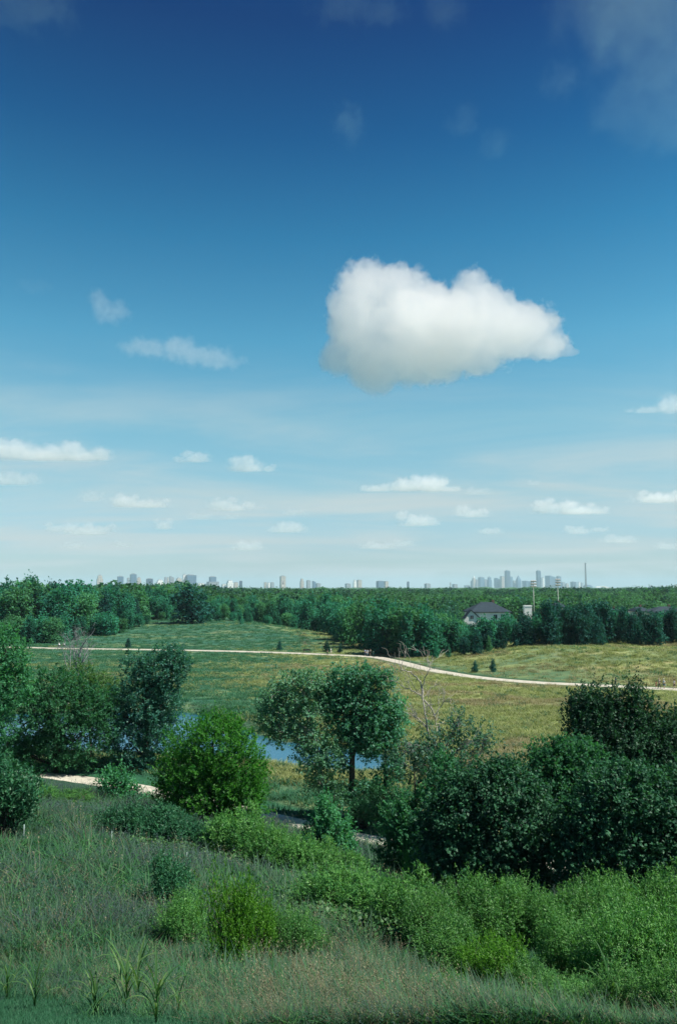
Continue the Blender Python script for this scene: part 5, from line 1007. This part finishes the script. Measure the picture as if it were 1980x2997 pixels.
def bicycle(loc, rz, label):
    r = empty('bicycle', loc, R(rz)); tag(r, label, 'bicycle', 'bicycles on the far trail'); FB = plain('frame_paint', (0.12, 0.13, 0.15), 0.4, 0.5, 0.05); TY = plain('rubber', (0.015, 0.015, 0.015), 0.9, 0.1, 0.05)
    for y_ in (-0.52, 0.52):
        a = np.linspace(0, 2 * math.pi, 25); ring = lambda R_: np.c_[np.zeros(25), y_ + R_ * np.cos(a), 0.34 + R_ * np.sin(a)]
        wh = MB().tube(ring(0.32), 0.025, 6, False).build('wheel', TY, r, True); MB().tube(ring(0.295), 0.012, 5, False).build('rim', MS, wh, True); sp = MB()
        for q in range(10): sp.tube([(0, y_, .34), (0, y_ + .29 * math.cos(q * .628), .34 + .29 * math.sin(q * .628))], 0.004, 3)
        sp.build('spokes', MS, wh)
    fr = MB()
    for A, B in (((0, -.52, .34), (0, -.05, .32)), ((0, -.52, .34), (0, -.20, .80)), ((0, -.05, .32), (0, -.22, .90)), ((0, -.05, .32), (0, .36, .78)), ((0, -.20, .80), (0, .34, .86)), ((0, .52, .34), (0, .34, .95))): fr.tube([A, B], 0.02, 6)
    fr.build('frame', FB, r, True); MB().tube([(-.26, .44, 1.02), (-.1, .38, 1.0), (0, .35, .97), (.1, .38, 1.0), (.26, .44, 1.02)], 0.016, 6).build('handlebar', FB, r, True)
    MB().box((0, -.23, .93), (.14, .26, .05), taper=.7).build('saddle', TY, r); MB().tube([(-.1, .05, .25), (0, -.05, .32), (.1, -.15, .40)], 0.014, 5).build('crank', MS, r, True)
for px, lab, c_, hl in ((174, 'left', (0.62, 0.66, 0.66), W_), (189, 'right', (0.30, 0.33, 0.34), W_)):
    p = hit(px, 1899); z_ = Hs(p[0], p[1]) + 0.11; bicycle((p[0], p[1], z_), 65, f'bicycle under the {lab} one of two cyclists on the far trail')
    person(0, 0, f'cyclist in {"pale" if lab == "left" else "grey"} clothes and a white helmet, {lab} one of two on the far trail', c_, DK, hat=hl, pose='ride', rz=65, loc=(p[0], p[1], z_), group='cyclists on the far trail')

# ================================================================== LARGE GRASS PLANTS AND VINES IN FRONT
M['cane'] = leafmat('broad_grass', (0.030, 0.115, 0.032), (0.105, 0.200, 0.060), 0.4, 0.5, 0.25, 0.1)
def cane(px, py, hp, nl, seed, label):
    g = np.random.default_rng(seed); p = hit(px, py); hh = 0.85 * hp * np.linalg.norm(p - CAM) / FPX; r = empty('grass_plant', (p[0], p[1], Hs(p[0], p[1]))); tag(r, label, 'plant', 'broad-bladed grass plants in front')
    MB().tube([(0, 0, -.05), (0.02, 0, hh * .3), (0.01, 0.02, hh * .55)], [0.016, 0.012, 0.006], 6).build('stem', M['cane'], r, True)
    for q in range(nl):
        a = 2.4 * q + g.random(); z0 = hh * (0.04 + 0.5 * q / nl); Ln = hh * (0.55 + 0.35 * g.random()) * (1 - 0.15 * q / nl); el0 = R(80 - 18 * g.random()); fall = R(60 + 75 * g.random()) * (1 if q < nl - 2 else 0.35)
        n = 8; pt = np.array([0, 0, z0]); pts = [pt]; 
        for k in range(n): e_ = el0 - fall * (k / n) ** 1.5; pt = pt + Ln / n * np.array([math.cos(a) * math.cos(e_), math.sin(a) * math.cos(e_), math.sin(e_)]); pts.append(pt)
        s_ = np.array([-math.sin(a), math.cos(a), 0]); wd = 0.016 * np.sin(np.linspace(0.35, math.pi, n + 1)) ** 0.7 * (hh / 1.2) ** 0.5; V = []
        for pp, w_ in zip(pts, wd): V += [pp - s_ * w_ + (0, 0, w_ * .35), pp, pp + s_ * w_ + (0, 0, w_ * .35)]
        F = [(3 * k + m_, 3 * k + m_ + 1, 3 * k + m_ + 4, 3 * k + m_ + 3) for k in range(n) for m_ in (0, 1)]
        mobj('leaf', npmesh('leaf', np.array(V), np.array(F), M['cane'], True, {'tone': np.full(len(V), g.random())}), r)
    return r
for q, a in enumerate([(100, 2965, 150, 10, 'broad-bladed grass plant at the edge of the mown corner, leftmost'), (275, 2985, 140, 13, 'broad-bladed grass plant on the lawn edge, second from the left'), (365, 2985, 230, 15, 'tallest broad-bladed grass plant on the lawn edge'), (400, 2960, 200, 12, 'tall yellowish broad-bladed grass plant behind the tallest one'), (455, 3010, 190, 13, 'arching broad-bladed grass plant right of the tallest one'),
                       (520, 2990, 120, 10, 'small broad-bladed grass plant at the right of the lawn-edge group'), (1290, 2960, 130, 10, 'broad-bladed grass plant at the foot of the thicket'), (1790, 3010, 200, 12, 'broad-bladed grass plant at the bottom right in front of the bushes'), (1690, 3005, 110, 9, 'short broad-bladed grass plant at the bottom, left of the one by the bushes'), (20, 2930, 110, 13, 'grass plant cut off by the left edge beside the mown corner')]): cane(*a[:4], 700 + q, a[4])
g = np.random.default_rng(31); line = np.array([hit(a, b)[:2] for a, b in ((440, 2500), (560, 2510), (700, 2545), (800, 2600), (900, 2650), (980, 2705), (1080, 2745), (1180, 2780))]); ln = smooth_line(line, 12)
n = 15000; q = g.integers(0, len(ln), n); C = np.c_[ln[q] + g.normal(size=(n, 2)) * [0.8, 0.9], np.zeros(n)]; base = H(C[:, 0], C[:, 1]); hgt = 0.75 * (0.5 + fbm(C[:, 0] * 0.6, C[:, 1] * 0.6, 3)); C[:, 2] = base + hgt * g.random(n) ** 0.6
A = g.normal(size=(n, 3)) + [0, 0, -0.2]; Nn = unit(np.array([0, -0.2, 1.0]) + 0.5 * g.normal(size=(n, 3))); Ln = 0.10 + 0.07 * g.random(n)
M['vine'] = leafmat('vine_leaf', (0.026, 0.105, 0.034), (0.085, 0.185, 0.060), 0.3, 0.5, 0.3); tag(mobj('vines', leaf_mesh('vines', leaf_quads(C, A, Nn, Ln, Ln * 0.8), M['vine'], g)), 'low leafy vines along the lower edge of the grass slope', kind='stuff')
